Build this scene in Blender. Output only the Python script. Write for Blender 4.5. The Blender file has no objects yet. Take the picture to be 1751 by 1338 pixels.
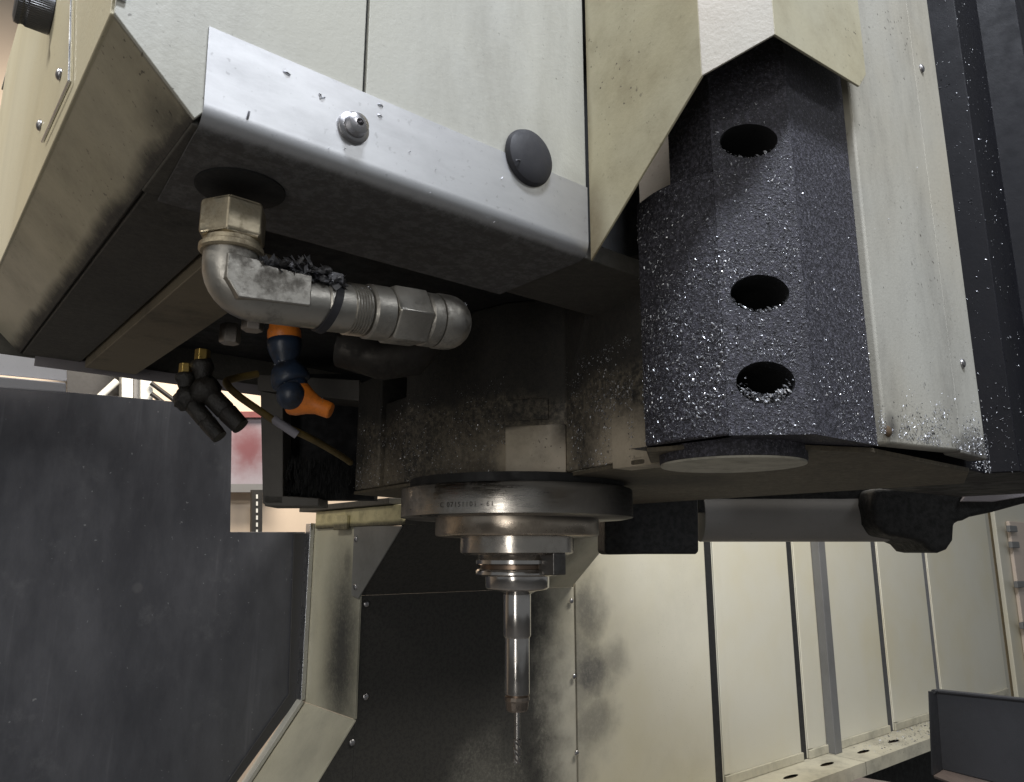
import bpy, bmesh, math, random
from math import sin, cos, pi, radians, sqrt, atan2
from mathutils import Vector, Matrix, geometry, noise as mnoise
random.seed(7)
S = bpy.context.scene
COL = S.collection

# ------------------------------------------------------------------ camera
CZ = 1.30                                   # lens height above the shop floor
FPX, CX, CY = 1293.0, 875.5, 669.0          # focal length and centre, in photo pixels
PITCH = radians(12.0)
FV = Vector((.638, .770, 0)); FV.normalize()      # where the lens looks, level
RV = Vector((FV.y, -FV.x, 0))
cd = bpy.data.cameras.new('camera'); cam = bpy.data.objects.new('camera', cd); COL.objects.link(cam)
cd.sensor_width = 36; cd.lens = FPX / 1751 * 36; cd.clip_start = .01; cd.clip_end = 100
cam.location = (0, 0, CZ)
cam.rotation_euler = (radians(90) + PITCH, 0, -atan2(FV.x, FV.y))
S.camera = cam

# ------------------------------------------------------------------ world and lamps
w = bpy.data.worlds.new('World'); S.world = w; w.use_nodes = True
w.node_tree.nodes['Background'].inputs[0].default_value = (.93, .97, 1, 1)
w.node_tree.nodes['Background'].inputs[1].default_value = .17
S.view_settings.view_transform = 'Standard'; S.view_settings.look = 'None'
S.view_settings.gamma = 1; S.view_settings.exposure = 0
S.render.film_transparent = False

def lamp(name, loc, target, sx, sy, power, col):
    d = bpy.data.lights.new(name, 'AREA'); d.shape = 'RECTANGLE'; d.size = sx; d.size_y = sy
    d.energy = power; d.color = col
    o = bpy.data.objects.new(name, d); COL.objects.link(o); o.location = loc
    o.rotation_euler = (Vector(target) - Vector(loc)).to_track_quat('-Z', 'Y').to_euler()
    return o
lamp('machine_lamp', (.0, -.50, CZ + 1.75), (.36, .20, CZ + .2), .42, .20, 46, (.86, .91, 1))
lamp('ceiling_lamp', (.60, -1.30, CZ + 1.30), (.20, .30, CZ + .15), .9, .22, 6.5, (.95, .97, 1))
lamp('window_light', tuple(-FV * 2.0 - RV * .75 + Vector((0, 0, CZ + .1))), (.35, .3, CZ), .32, 1.9, 14, (1, .97, .92))
lamp('jamb_fill', (-.75, .72, CZ + 1.15), (.30, 1.2, CZ - .3), .5, .2, 13, (1, .96, .88))  # unseen fill added to brighten the jamb and the left side
lamp('enclosure_lamp', (1.45, .48, CZ + 1.05), (1.35, 1.07, CZ - .25), .9, .15, 19, (1, .955, .87))
lamp('hall_lamp', (1.0, 2.5, CZ + 1.7), (1.2, 3.6, CZ + .2), 1.2, .6, 75, (1, .90, .78))

# ------------------------------------------------------------------ measuring: photo pixel -> point on a known plane
def ray(px, py):
    d = CY - py
    return RV * (px - CX) + FV * (FPX * cos(PITCH) - d * sin(PITCH)) + Vector((0, 0, d * cos(PITCH) + FPX * sin(PITCH)))
def C0(): return Vector((0, 0, CZ))
def pu(px, py, u): r = ray(px, py); return C0() + r * (u / r.x)
def pv(px, py, v): r = ray(px, py); return C0() + r * (v / r.y)
def pz(px, py, z): r = ray(px, py); return C0() + r * ((z - CZ) / r.z)
def pY(px, py, Y): r = ray(px, py); return C0() + r * (Y / r.dot(FV))
def zat(py, Y):
    d = CY - py
    return CZ + Y * (d * cos(PITCH) + FPX * sin(PITCH)) / (FPX * cos(PITCH) - d * sin(PITCH))

# ------------------------------------------------------------------ materials
MATS = {}
class NT:
    def __init__(s, name):
        s.m = bpy.data.materials.new(name); s.m.use_nodes = True; s.t = s.m.node_tree
        s.b = s.t.nodes['Principled BSDF']; s.pos = s.t.nodes.new('ShaderNodeNewGeometry').outputs['Position']
        MATS[name] = s.m
    def n(s, typ, **kw):
        x = s.t.nodes.new(typ)
        for k, v in kw.items(): setattr(x, k, v)
        return x
    def l(s, a, b): s.t.links.new(a, b)
    def val(s, inp, v):
        if hasattr(v, 'is_output') or isinstance(v, bpy.types.NodeSocket): s.l(v, inp)
        else: inp.default_value = v
    def noise(s, scale, detail=6, rough=.6, vec=None, dist=0, stretch=None):
        x = s.n('ShaderNodeTexNoise'); x.inputs['Scale'].default_value = scale; x.inputs['Detail'].default_value = detail
        x.inputs['Roughness'].default_value = rough; x.inputs['Distortion'].default_value = dist
        v = vec or s.pos
        if stretch:
            mp = s.n('ShaderNodeVectorMath', operation='MULTIPLY'); s.l(v, mp.inputs[0]); mp.inputs[1].default_value = stretch; v = mp.outputs[0]
        s.l(v, x.inputs['Vector']); return x.outputs['Fac']
    def ramp(s, f, a, b, lo=0., hi=1., smooth=True):
        x = s.n('ShaderNodeMapRange'); x.interpolation_type = 'SMOOTHSTEP' if smooth else 'LINEAR'
        s.l(f, x.inputs[0])
        for i, v in enumerate((a, b, lo, hi)): x.inputs[i + 1].default_value = v
        return x.outputs[0]
    def math(s, op, a, b=0., clamp=False):
        x = s.n('ShaderNodeMath', operation=op); x.use_clamp = clamp; s.val(x.inputs[0], a); s.val(x.inputs[1], b); return x.outputs[0]
    def mix(s, f, a, b):
        x = s.n('ShaderNodeMix', data_type='RGBA'); s.val(x.inputs[0], f)
        for i, v in ((6, a), (7, b)):
            if isinstance(v, tuple): x.inputs[i].default_value = (*v[:3], 1)
            else: s.l(v, x.inputs[i])
        return x.outputs[2]
    def blob(s, c, r, strength, wob=1.5):                       # a soft stain, or shade painted in, with its own place and size
        a = s.n('ShaderNodeVectorMath', operation='SUBTRACT'); s.l(s.pos, a.inputs[0]); a.inputs[1].default_value = c
        b = s.n('ShaderNodeVectorMath', operation='DIVIDE'); s.l(a.outputs[0], b.inputs[0])
        b.inputs[1].default_value = r if not isinstance(r, (int, float)) else (r, r, r)
        ln = s.n('ShaderNodeVectorMath', operation='LENGTH'); s.l(b.outputs[0], ln.inputs[0])
        nz = s.noise(14, 7, .62)
        d = s.math('ADD', ln.outputs['Value'], s.math('MULTIPLY', s.math('SUBTRACT', nz, .5), wob))
        return s.ramp(d, .12, 1.15, strength, 0)
    def bump(s, h, strength, dist=.001):
        x = s.n('ShaderNodeBump'); x.inputs['Strength'].default_value = strength; x.inputs['Distance'].default_value = dist
        s.l(h, x.inputs['Height']); s.l(x.outputs[0], s.b.inputs['Normal'])
    def out(s, col, rough, metal=0.):
        s.val(s.b.inputs['Base Color'], (*col, 1) if isinstance(col, tuple) else col)
        s.val(s.b.inputs['Roughness'], rough); s.val(s.b.inputs['Metallic'], metal)
        return s.m

def paint(name, base=(.55, .52, .42), tint=(.50, .45, .30), grime=(.035, .031, .027), amt=.25, wob=.9, blobs=(), clean=(), bands=(), floor=0., mottle=0., rough=.45,
          speck=.5, scale=5, orange=.22, stretch=None, metal=0.):
    k = NT(name)
    c = k.mix(k.ramp(k.noise(3.1, 4), .35, .75), base, tint)
    g = k.math('MULTIPLY', k.ramp(k.noise(scale, 9, .7, stretch=stretch), .38, .78), amt)
    if floor: g = k.math('MAXIMUM', g, floor)
    if mottle: g = k.math('MULTIPLY', g, k.math('MULTIPLY', k.ramp(k.noise(210, 5, .8), .36, .60, 1 - mottle, 1.), k.ramp(k.noise(30, 6, .7), .3, .6, 1 - mottle * .5, 1.)))
    for (p, r, st) in blobs: g = k.math('MAXIMUM', g, k.blob(p, r, st, wob))
    for (p, nv, wd, st) in bands:
        a = k.n('ShaderNodeVectorMath', operation='SUBTRACT'); k.l(k.pos, a.inputs[0]); a.inputs[1].default_value = p
        d_ = k.n('ShaderNodeVectorMath', operation='DOT_PRODUCT'); k.l(a.outputs[0], d_.inputs[0]); d_.inputs[1].default_value = tuple(Vector(nv).normalized() / wd)
        wb = k.math('MULTIPLY', k.math('SUBTRACT', k.noise(25, 6, .6), .5), wob)
        g = k.math('MAXIMUM', g, k.ramp(k.math('ADD', d_.outputs['Value'], wb), .15, 1.1, st, 0))
    for (p, r, st) in clean:
        g = k.math('MULTIPLY', g, k.math('SUBTRACT', 1., k.blob(p, r, st)))
    fine = k.noise(170, 4, .8)
    g0 = g
    g = k.math('MAXIMUM', k.math('MULTIPLY', g, k.ramp(fine, .25, .6, .84, 1.04)), k.math('MULTIPLY', g0, k.ramp(g0, .75, .93)), clamp=True)
    c = k.mix(g, c, grime)
    sp = k.math('MULTIPLY', k.ramp(k.noise(330, 2, .5), .66, .74), k.ramp(k.noise(9, 3), .45, .7, .15, speck))
    c = k.mix(sp, c, (.06, .05, .04))
    k.bump(k.math('ADD', k.noise(420, 3), k.math('MULTIPLY', k.noise(22, 5), 2.)), orange, .0007)
    return k.out(c, k.ramp(g, 0, 1, rough, .78), k.ramp(g, 0, 1, metal, 0) if metal else 0.)

def metal(name, base, rough=.3, dirt=.3, dcol=(.03, .028, .026), scale=30, aniso=None, spots=(), bumps=.12):
    k = NT(name)
    n = k.noise(scale, 8, .7); g = k.math('MULTIPLY', k.ramp(n, .45, .7), dirt)
    for (p, r, st) in spots: g = k.math('MAXIMUM', g, k.blob(p, r, st, .8))
    c = k.mix(g, base, dcol)
    r = k.ramp(k.noise(60, 5, .6, stretch=aniso), .3, .7, rough * .75, rough * 1.3)
    r = k.math('ADD', r, k.math('MULTIPLY', g, .4), clamp=True)
    k.bump(k.noise(260, 5, .7, stretch=aniso), bumps, .0006)
    return k.out(c, r, k.ramp(g, 0, 1, 1, .15))

def simple(name, col, rough=.5, met=0., var=.35, scale=40, bumps=.15, dark=None, spec=.5):
    k = NT(name); k.b.inputs['Specular IOR Level'].default_value = spec
    d = dark or tuple(x * .35 for x in col)
    c = k.mix(k.math('MULTIPLY', k.ramp(k.noise(scale, 7, .7), .4, .7), var), col, d)
    k.bump(k.noise(scale * 6, 5, .7), bumps, .0008)
    return k.out(c, k.ramp(k.noise(scale * 2, 4), .3, .7, rough * .85, min(1, rough * 1.2)), met)

# ------------------------------------------------------------------ mesh helpers
class MB:
    def __init__(s): s.v = []; s.f = []
    def add(s, verts, faces):
        o = len(s.v); s.v += [tuple(x) for x in verts]; s.f += [tuple(i + o for i in f) for f in faces]; return s
    def box(s, a, b):
        x0, y0, z0 = a; x1, y1, z1 = b
        x0, x1 = min(x0, x1), max(x0, x1); y0, y1 = min(y0, y1), max(y0, y1); z0, z1 = min(z0, z1), max(z0, z1)
        return s.add([(x0, y0, z0), (x1, y0, z0), (x1, y1, z0), (x0, y1, z0), (x0, y0, z1), (x1, y0, z1), (x1, y1, z1), (x0, y1, z1)],
                     [(0, 3, 2, 1), (4, 5, 6, 7), (0, 1, 5, 4), (1, 2, 6, 5), (2, 3, 7, 6), (3, 0, 4, 7)])
    def slab(s, pts, off):                              # polygon of 3-D points given a thickness
        n = len(pts); off = Vector(off); P = [Vector(p) for p in pts]
        return s.add(P + [p + off for p in P], [tuple(range(n)), tuple(range(2 * n - 1, n - 1, -1))] +
                     [(i, i + n, (i + 1) % n + n, (i + 1) % n) for i in range(n)])
    def prism(s, poly, z0, z1): return s.slab([(p[0], p[1], z0) for p in poly], (0, 0, z1 - z0))
    def tube(s, path, r, seg=20, cap=True):
        P = [Vector(p) for p in path]; n = len(P); rr = r if isinstance(r, (list, tuple)) else [r] * n
        up = None; rings = []
        for i in range(n):
            t = (P[min(i + 1, n - 1)] - P[max(i - 1, 0)]).normalized()
            if up is None: up = t.orthogonal().normalized()
            up = (up - t * up.dot(t)).normalized(); b = t.cross(up)
            rings.append([P[i] + (up * cos(2 * pi * k / seg) + b * sin(2 * pi * k / seg)) * rr[i] for k in range(seg)])
        vs = [p for q in rings for p in q]
        fs = [(i * seg + k, i * seg + (k + 1) % seg, (i + 1) * seg + (k + 1) % seg, (i + 1) * seg + k) for i in range(n - 1) for k in range(seg)]
        if cap: fs += [tuple(range(seg - 1, -1, -1)), tuple((n - 1) * seg + k for k in range(seg))]
        return s.add(vs, fs)
    def lathe(s, prof, c, axis=(0, 0, 1), seg=64, cap=True):     # prof: (radius, distance along axis)
        ax = Vector(axis).normalized(); a = ax.orthogonal().normalized(); b = ax.cross(a); c = Vector(c)
        vs = [c + ax * z + (a * cos(2 * pi * k / seg) + b * sin(2 * pi * k / seg)) * r for r, z in prof for k in range(seg)]
        n = len(prof)
        fs = [(i * seg + k, i * seg + (k + 1) % seg, (i + 1) * seg + (k + 1) % seg, (i + 1) * seg + k) for i in range(n - 1) for k in range(seg)]
        if cap: fs += [tuple(range(seg - 1, -1, -1)), tuple((n - 1) * seg + k for k in range(seg))]
        return s.add(vs, fs)
    def build(s, name, mat, parent=None, bevel=0., smooth=True, angle=35):
        me = bpy.data.meshes.new(name); me.from_pydata(s.v, [], s.f); me.validate()
        bm = bmesh.new(); bm.from_mesh(me); bmesh.ops.recalc_face_normals(bm, faces=bm.faces); bm.to_mesh(me); bm.free()
        if smooth:
            me.polygons.foreach_set('use_smooth', [True] * len(me.polygons)); me.set_sharp_from_angle(angle=radians(angle))
        me.materials.append(mat)
        o = bpy.data.objects.new(name, me); COL.objects.link(o)
        if parent: o.parent = parent; o.matrix_parent_inverse = parent.matrix_basis.inverted()
        if bevel:
            m = o.modifiers.new('bevel', 'BEVEL'); m.width = bevel; m.segments = 2; m.limit_method = 'ANGLE'; m.angle_limit = radians(40); m.harden_normals = True
        return o
def tag(o, label=None, cat=None, group=None, kind=None):
    for k, v in (('label', label), ('category', cat), ('group', group), ('kind', kind)):
        if v: o[k] = v
    return o
def thing(name, loc, label, cat, group=None):
    o = bpy.data.objects.new(name, None); COL.objects.link(o); o.location = loc; o.empty_display_size = .02
    return tag(o, label, cat, group)
def crust(o, amp, sc=160):                            # caked-on dirt: push the skin in and out a little
    me = o.data
    for vtx in me.vertices:
        q = vtx.co * sc; vtx.co += vtx.normal * amp * (mnoise.noise(q) + .6 * mnoise.noise(q * 2.3))
    return o
def link_copy(o, parent, d):                          # copy a part (mesh shared), moved by d, still under the same thing
    c = o.copy(); COL.objects.link(c); c.parent = parent; c.location = o.location + Vector(d); return c
def dome(p, nrm, r, h=.55):                           # round screw head
    pr = [(r, 0)] + [(r * cos(a), r * h * sin(a) + r * .12) for a in [i * pi / 2 / 5 for i in range(5)]] + [(r * .05, r * (h + .12))]
    return MB().lathe(pr, p, nrm, 16)
def hexa(c, axis, r, l, ch=.12, seg=6, rot=0.):
    ax = Vector(axis).normalized(); a = ax.orthogonal().normalized(); b = ax.cross(a); c = Vector(c); m = MB()
    prof = [(r * (1 - ch), 0), (r, l * .08), (r, l * .92), (r * (1 - ch), l)]
    vs = [c + ax * z + (a * cos(2 * pi * k / seg + rot) + b * sin(2 * pi * k / seg + rot)) * q for q, z in prof for k in range(seg)]
    fs = [(i * seg + k, i * seg + (k + 1) % seg, (i + 1) * seg + (k + 1) % seg, (i + 1) * seg + k) for i in range(3) for k in range(seg)]
    return m.add(vs, fs + [tuple(range(seg - 1, -1, -1)), tuple(3 * seg + k for k in range(seg))])
def chips(m, o, a, b, nrm, count, lo=.0008, hi=.0026, dens=None, lift=.0003):
    o, a, b, nrm = Vector(o), Vector(a), Vector(b), Vector(nrm).normalized()
    t1 = a.normalized(); t2 = nrm.cross(t1)
    k = 0
    while k < count:
        s, t = random.random(), random.random()
        if dens and random.random() > dens(s, t): continue
        if count > 200 and random.random() > .12 + 1.5 * max(0, .32 + mnoise.noise((o + a * s + b * t) * 48)): continue
        k += 1
        p = o + a * s + b * t + nrm * lift; th = random.random() * 2 * pi
        L = lo + (hi - lo) * random.random() ** 4; wd = L * random.uniform(.18, .5)
        d = (t1 * cos(th) + t2 * sin(th)); e = nrm.cross(d)
        q = nrm * random.uniform(.1, .5) * L
        m.add([p - d * L * .5 - e * wd * .5, p + d * L * .5 - e * wd * .3, p + d * L * .4 + e * wd * .5 + q * .6, p - d * L * .4 + e * wd * .4, p + q * .8],
              [(0, 1, 4), (1, 2, 4), (2, 3, 4), (3, 0, 4), (3, 2, 1, 0)])

# ------------------------------------------------------------------ main dimensions (world X runs along the head front, Y goes in behind it)
H = CZ + .17                                          # underside of the head cover
ZB = CZ + .0593                                       # underside of the head casting
TOP = CZ + .52
P1 = pz(345, 210, H); P2 = pz(1005, 440, H); VF = (P1.y + P2.y) / 2
c1 = pv(195, 22, VF); c2 = pv(333, 204, VF); US = c1.x; ZC = c1.z; UC = c2.x
VB = pz(42, 608, H).y
UP = P2.x                                             # inner corner with the guard

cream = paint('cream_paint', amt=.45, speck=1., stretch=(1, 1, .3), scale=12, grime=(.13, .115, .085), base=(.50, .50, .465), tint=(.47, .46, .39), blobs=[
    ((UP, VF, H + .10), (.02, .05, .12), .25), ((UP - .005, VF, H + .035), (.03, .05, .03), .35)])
cream_dirty = paint('cream_paint_dusty', base=(.46, .42, .32), tint=(.40, .36, .25), amt=.42, scale=9,
                    bands=[((UC, VF, H), (US - UC, 0, ZC - H), .015, .96)], blobs=[((UC, VF + .02, H + .005), (.032, .04, .032), .8)], speck=.9)
cream_side = paint('cream_paint_side', base=(.60, .56, .42), tint=(.55, .49, .33), amt=.12, stretch=(1, 1, .2), scale=12)
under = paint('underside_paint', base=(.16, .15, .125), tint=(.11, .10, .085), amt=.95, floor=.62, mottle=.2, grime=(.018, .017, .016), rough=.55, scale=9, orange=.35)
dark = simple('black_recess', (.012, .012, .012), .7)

# ================================================================== head cover
hc = thing('head_cover', (UC, VF, H), 'cream sheet metal head cover with slanted lower corner and steel strip along its front', 'machine cover')
T = .003
seam = pv(623, 160, VF).x
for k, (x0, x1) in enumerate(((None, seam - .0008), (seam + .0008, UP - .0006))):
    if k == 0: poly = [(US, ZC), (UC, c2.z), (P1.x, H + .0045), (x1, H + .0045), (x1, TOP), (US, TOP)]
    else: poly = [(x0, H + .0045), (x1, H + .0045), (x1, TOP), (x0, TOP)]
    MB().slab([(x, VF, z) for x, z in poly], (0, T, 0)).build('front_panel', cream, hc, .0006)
MB().box((seam - .02, VF + T + .0002, H + .004), (seam + .02, VF + T + .003, TOP)).build('seam_backing', dark, hc)
# slanted corner and left side
n_ch = Vector((-(c2.z - ZC), 0, (UC - US))); n_ch.normalize();  n_ch = -n_ch if n_ch.z > 0 else n_ch
MB().slab([(US, VF + .001, ZC), (UC, VF + .001, c2.z), (UC, VB, c2.z), (US, VB, ZC)], -n_ch * T).build('slanted_panel', cream_dirty, hc, .0006)
MB().box((US - .0012, VF + .001, ZC - .0005), (US + T, VB + .14, TOP)).build('side_panel', cream_side, hc, .0008)
MB().box((US + .004, VB + .0015, H - .0005), (UP + .3, VB + .005, TOP)).build('rear_light_block', under, hc)  # back added to keep light out of the head
MB().box((US, VF, TOP), (UP + .5, VB + .2, TOP + .004)).build('top_light_block', cream, hc)  # unseen lid added to keep lamp light out of the head
# bright folded edge at the top left corner
k_steel = metal('bright_steel', (.62, .63, .66), .28, .12)
MB().box((US - .0016, VF - .0016, ZC + .006), (US + .0035, VF + .0004, TOP)).build('corner_trim', k_steel, hc, .0006)
# underside
wl = pz(458, 388, H).y
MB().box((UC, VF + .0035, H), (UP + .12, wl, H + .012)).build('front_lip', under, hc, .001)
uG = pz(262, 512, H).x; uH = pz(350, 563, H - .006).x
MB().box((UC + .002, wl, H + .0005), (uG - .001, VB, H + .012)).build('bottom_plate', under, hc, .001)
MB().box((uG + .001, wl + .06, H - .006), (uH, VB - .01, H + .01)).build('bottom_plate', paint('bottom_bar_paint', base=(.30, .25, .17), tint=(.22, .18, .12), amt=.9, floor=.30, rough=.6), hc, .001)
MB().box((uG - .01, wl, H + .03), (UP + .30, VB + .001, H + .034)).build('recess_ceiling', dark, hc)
zf = pz(60, 620, H).z - .020
fl = paint('flange_grey', base=(.27, .25, .26), tint=(.22, .20, .21), amt=.35, rough=.5)
MB().box((UC + .012, VB - .002, pv(120, 634, VB).z), (UC + .50, VB + .001, H + .0025)).build('rear_flange', fl, hc, .0005)
# two bolts in the recess
bolt_m = metal('grimy_bolt_steel', (.50, .46, .42), .45, .4)
for px, py in ((393, 582), (432, 560)):
    b = pz(px, py, H - .004); hexa((b.x, b.y, H - .007), (0, 0, 1), .0085, .016).build('hex_bolt', bolt_m, hc, .0006)
# steel strip along the front
stx = paint('brushed_strip', base=(.60, .61, .615), tint=(.53, .53, .545), amt=.28, rough=.42, scale=7, speck=.35, orange=.03, metal=.75,
            grime=(.05, .046, .043), stretch=(1, 1, 3), bands=[((0, VF + .006, H), (0, -1, .35), .007, .90)])
tl = pv(356, 48, VF); tr = pv(1000, 322, VF); RB = .009
prof = [(VF - .0012, 0)]
m = MB()
def strip_ring(x, ztop):
    pts = [(VF - .0014, ztop), (VF - .0014, H + .0086)]
    for i in range(7):
        a = i / 6 * pi / 2
        pts.append((VF - .0014 + RB - RB * cos(a), H - .0014 + RB - RB * sin(a)))
    return pts
L, R_ = strip_ring(P1.x, tl.z), strip_ring(UP - .0012, tr.z)
gl = pz(270, 340, H)
for yy in (VF + .0092, gl.y): L.append((yy, H - .0014)); R_.append((yy, H - .0014))
n = len(L)
xl = [tl.x] + [P1.x] * (n - 2) + [gl.x]
vs = [(xl[i], L[i][0], L[i][1]) for i in range(n)] + [(UP - .0012, q[0], q[1]) for q in R_]
def inner(p): return (p[0], p[1] + .0012, p[2] + .0012)
vs2 = [(x, y + (.0012 if i % n < n - 1 else 0), z) for i, (x, y, z) in enumerate(vs)]
m.add(vs, [(i, i + 1, n + i + 1, n + i) for i in range(n - 1)])
sp_o = m.build('splash_strip', stx, hc, angle=50)
so = sp_o.modifiers.new('solid', 'SOLIDIFY'); so.thickness = .0012; so.offset = 1
es = sp_o.modifiers.new('split', 'EDGE_SPLIT'); es.split_angle = radians(50)
# fixing bolt of the strip
bp = pv(601, 222, VF); bs = metal('bolt_steel', (.45, .44, .45), .3, .25)
o = MB().lathe([(.0078, 0), (.0078, .0012), (.0068, .002), (.0045, .0022)], (bp.x, bp.y - .0015, bp.z), (0, -1, 0), 40).build('washer', bs, sp_o)
MB().lathe([(.0056, 0), (.0056, .0016), (.0050, .0042), (.0034, .0050), (.0018, .0052), (.0016, .0022)], (bp.x, bp.y - .0034, bp.z), (0, -1, 0), 6 * 6).build('screw', bs, sp_o)
# black rubber plug
gp = pv(900, 273, VF)
rub = simple('black_rubber', (.022, .022, .027), .6, 0, .3, 60, .1)
MB().lathe([(.0165, 0), (.0165, .001), (.0155, .0032), (.012, .0048), (.006, .0056), (.001, .0058)], (gp.x, gp.y - .0014, gp.z), (0, -1, 0), 48).build('rubber_plug', rub, hc)
# dark cut-out the pipe comes through
ho = pz(412, 318, H)
MB().lathe([(.0205, 0), (.0205, .0012), (.019, .0018), (.006, .0019)], (ho.x, ho.y, H - .0012), (0, 0, -1), 48).build('pipe_grommet', dark, hc)
# bracket, rivets and knurled knob on the side
br = [(30, -40), (122, -40), (117, 138), (71, 241), (64, 226), (88, 130), (84, 60), (30, 20)]
bo = MB().slab([pu(x, y, US - .0025) for x, y in br], (.0012, 0, 0)).build('side_bracket', cream_side, hc, .0002)
edge = MB()
for (a, b) in (((123, -40), (118, 139)), ((118, 139), (72, 243))):
    A, B = pu(*a, US - .003), pu(*b, US - .003); edge.tube([A, B], .0006, 8)
edge.build('edge_trim', k_steel, bo)
for px, py in ((103, 128), (69, 215)):
    dome(pu(px, py, US - .0028), (-1, 0, 0), .0032).build('rivet', bs, bo)
kp = pu(88, 25, US - .003); kn = MB(); seg = 120
pr = [(.0125, 0), (.0125, .012), (.0118, .013), (.0118, .0145), (.0125, .0155), (.0122, .018), (.009, .019), (.003, .019)]
ax = Vector((-1, 0, 0)); a = Vector((0, 1, 0)); b = Vector((0, 0, 1))
vv = [Vector(kp) + ax * z + (a * cos(2 * pi * k / seg) + b * sin(2 * pi * k / seg)) * (r * (1 - (.03 if k % 2 and 0 < i < 5 else 0))) for i, (r, z) in enumerate(pr) for k in range(seg)]
kn.add(vv, [(i * seg + k, i * seg + (k + 1) % seg, (i + 1) * seg + (k + 1) % seg, (i + 1) * seg + k) for i in range(len(pr) - 1) for k in range(seg)] + [tuple(range(len(pr) * seg - seg, len(pr) * seg))])
kn.build('knurled_knob', simple('knob_plastic', (.05, .05, .055), .35), hc, smooth=False)

# ================================================================== folded guard over the casting
ga = pu(1200, 130, UP); VA = ga.y; ZA = ga.z
dAB = .0274
UB, VC = UP + .0275, VA - .0275
gb = pv(1325, 59, VC); UBx = gb.x
gc = pv(1470, 148, VC); gd = pv(1481, 128, VC)
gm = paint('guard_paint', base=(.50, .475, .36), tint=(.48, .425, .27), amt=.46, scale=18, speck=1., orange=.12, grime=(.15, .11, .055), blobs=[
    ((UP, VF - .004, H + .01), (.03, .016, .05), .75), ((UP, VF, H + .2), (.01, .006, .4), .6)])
gm2 = paint('guard_paint_pale', base=(.49, .47, .41), tint=(.50, .44, .36), amt=.15, scale=14, speck=.6,
            blobs=[((UP + .014, VA - .014, ZA + .063), (.02, .02, .010), .0)])
gt = thing('casting_guard', (UP, VF, H), 'folded cream guard with notched lower edge over the holed black casting', 'guard')
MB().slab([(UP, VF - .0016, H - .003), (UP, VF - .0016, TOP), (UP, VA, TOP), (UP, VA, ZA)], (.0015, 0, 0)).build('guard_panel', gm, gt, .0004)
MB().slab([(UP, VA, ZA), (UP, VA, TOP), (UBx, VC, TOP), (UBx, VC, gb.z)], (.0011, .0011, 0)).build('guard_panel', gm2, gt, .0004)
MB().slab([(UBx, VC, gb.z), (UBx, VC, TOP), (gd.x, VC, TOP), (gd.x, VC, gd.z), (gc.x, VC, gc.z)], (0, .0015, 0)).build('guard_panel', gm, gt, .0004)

# ================================================================== casting with the three holes
def M2(X, Y): p = RV * X + FV * Y; return p.x, p.y
e2 = pY(1238, 600, .39); E2 = (e2.x, e2.y)
r_ = ray(1097, 600); E1 = (E2[0], E2[0] * r_.y / r_.x)
r_ = ray(1383, 600); s_ = (E2[0] * r_.y - E2[1] * r_.x) / (-r_.x - r_.y); E3 = (E2[0] + s_, E2[1] - s_)
VR = E3[1]
e4 = pv(1490, 745, VR); e4t = pv(1447, 150, VR); E4 = ((e4.x + e4t.x) / 2, VR)
k = NT('chip_crusted_iron')
nz = k.noise(420, 3, .75); nz2 = k.noise(900, 2, .6); lo = k.noise(10, 4)
c = k.mix(k.ramp(nz, .40, .78), (.021, .020, .026), (.118, .115, .142))
c = k.mix(k.math('MULTIPLY', k.ramp(nz2, .60, .74), k.ramp(lo, .3, .65, .15, .75)), c, (.36, .36, .39))
k.bump(k.math('ADD', nz, nz2), .55, .0014)
iron = k.out(c, k.ramp(nz, .3, .7, .55, .85), .1)
UR0 = .58
hole_in = simple('bore_black', (.005, .005, .006), .9)
ct = thing('head_casting', (E2[0], E2[1], ZB), 'black casting crusted with metal chips and pierced by three oval holes', 'machine casting')
zl = pu(1222, 290, E2[0]).z
ARC = [(E2[0] - .006 * sin(pi * q / 8), E2[1] + (E1[1] - E2[1]) * q / 8) for q in range(9)]
MB().prism(ARC + [(E1[0] + .008, E1[1]), (E1[0] + .008, E2[1] + .001)], ZB, zl).build('side_block', iron, ct, .0012)
# middle face with holes: coordinates s along E2->E3, z up
d23 = (Vector((*E3, 0)) - Vector((*E2, 0))); W23 = d23.length; d23n = d23 / W23; nin = Vector((d23n.y * -1, d23n.x, 0)); nin = nin if nin.dot(FV) > 0 else -nin
def on_mid(px, py):
    r = ray(px, py); o2 = Vector((*E2, 0)); t = (o2 - Vector((0, 0, 0))).dot(nin) / Vector((r.x, r.y, 0)).dot(nin); q = C0() + r * t
    return (q - Vector((E2[0], E2[1], q.z))).dot(d23n), q.z
holes = []
for (x, y, hw, hh) in ((1280, 241, 50, 29), (1299, 502, 51, 32), (1309, 654, 51, 36)):
    sc, zc = on_mid(x, y); s2, _ = on_mid(x + hw, y); _, z2 = on_mid(x, y - hh)
    holes.append((sc, zc, s2 - sc, z2 - zc))
zt = CZ + .36
def mid(s, z, d=0): p = Vector((E2[0], E2[1], z)) + d23n * s + nin * d; return p
N = 40
loops = [[Vector((0, ZB, 0)), Vector((W23, ZB, 0)), Vector((W23, zt, 0)), Vector((0, zt, 0))]]
for (sc, zc, a, b) in holes:
    loops.append([Vector((sc + a * cos(-2 * pi * i / N) , zc + b * sin(-2 * pi * i / N), 0)) for i in range(N)])
tris = geometry.tessellate_polygon(loops); flat = [p for q in loops for p in q]
m = MB().add([mid(p.x, p.y) for p in flat], tris)
m.add([(*E3, ZB), (*E4, ZB), (*E4, zt), (*E3, zt)], [(0, 1, 2, 3)])                       # right face
bk = (E4[0], E4[1] + .1)
m.add([(*E2, zl), (*E2, zt), (E2[0], E2[1] + .03, zt), (E2[0], E2[1] + .03, zl)], [(0, 1, 2, 3)])
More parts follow.
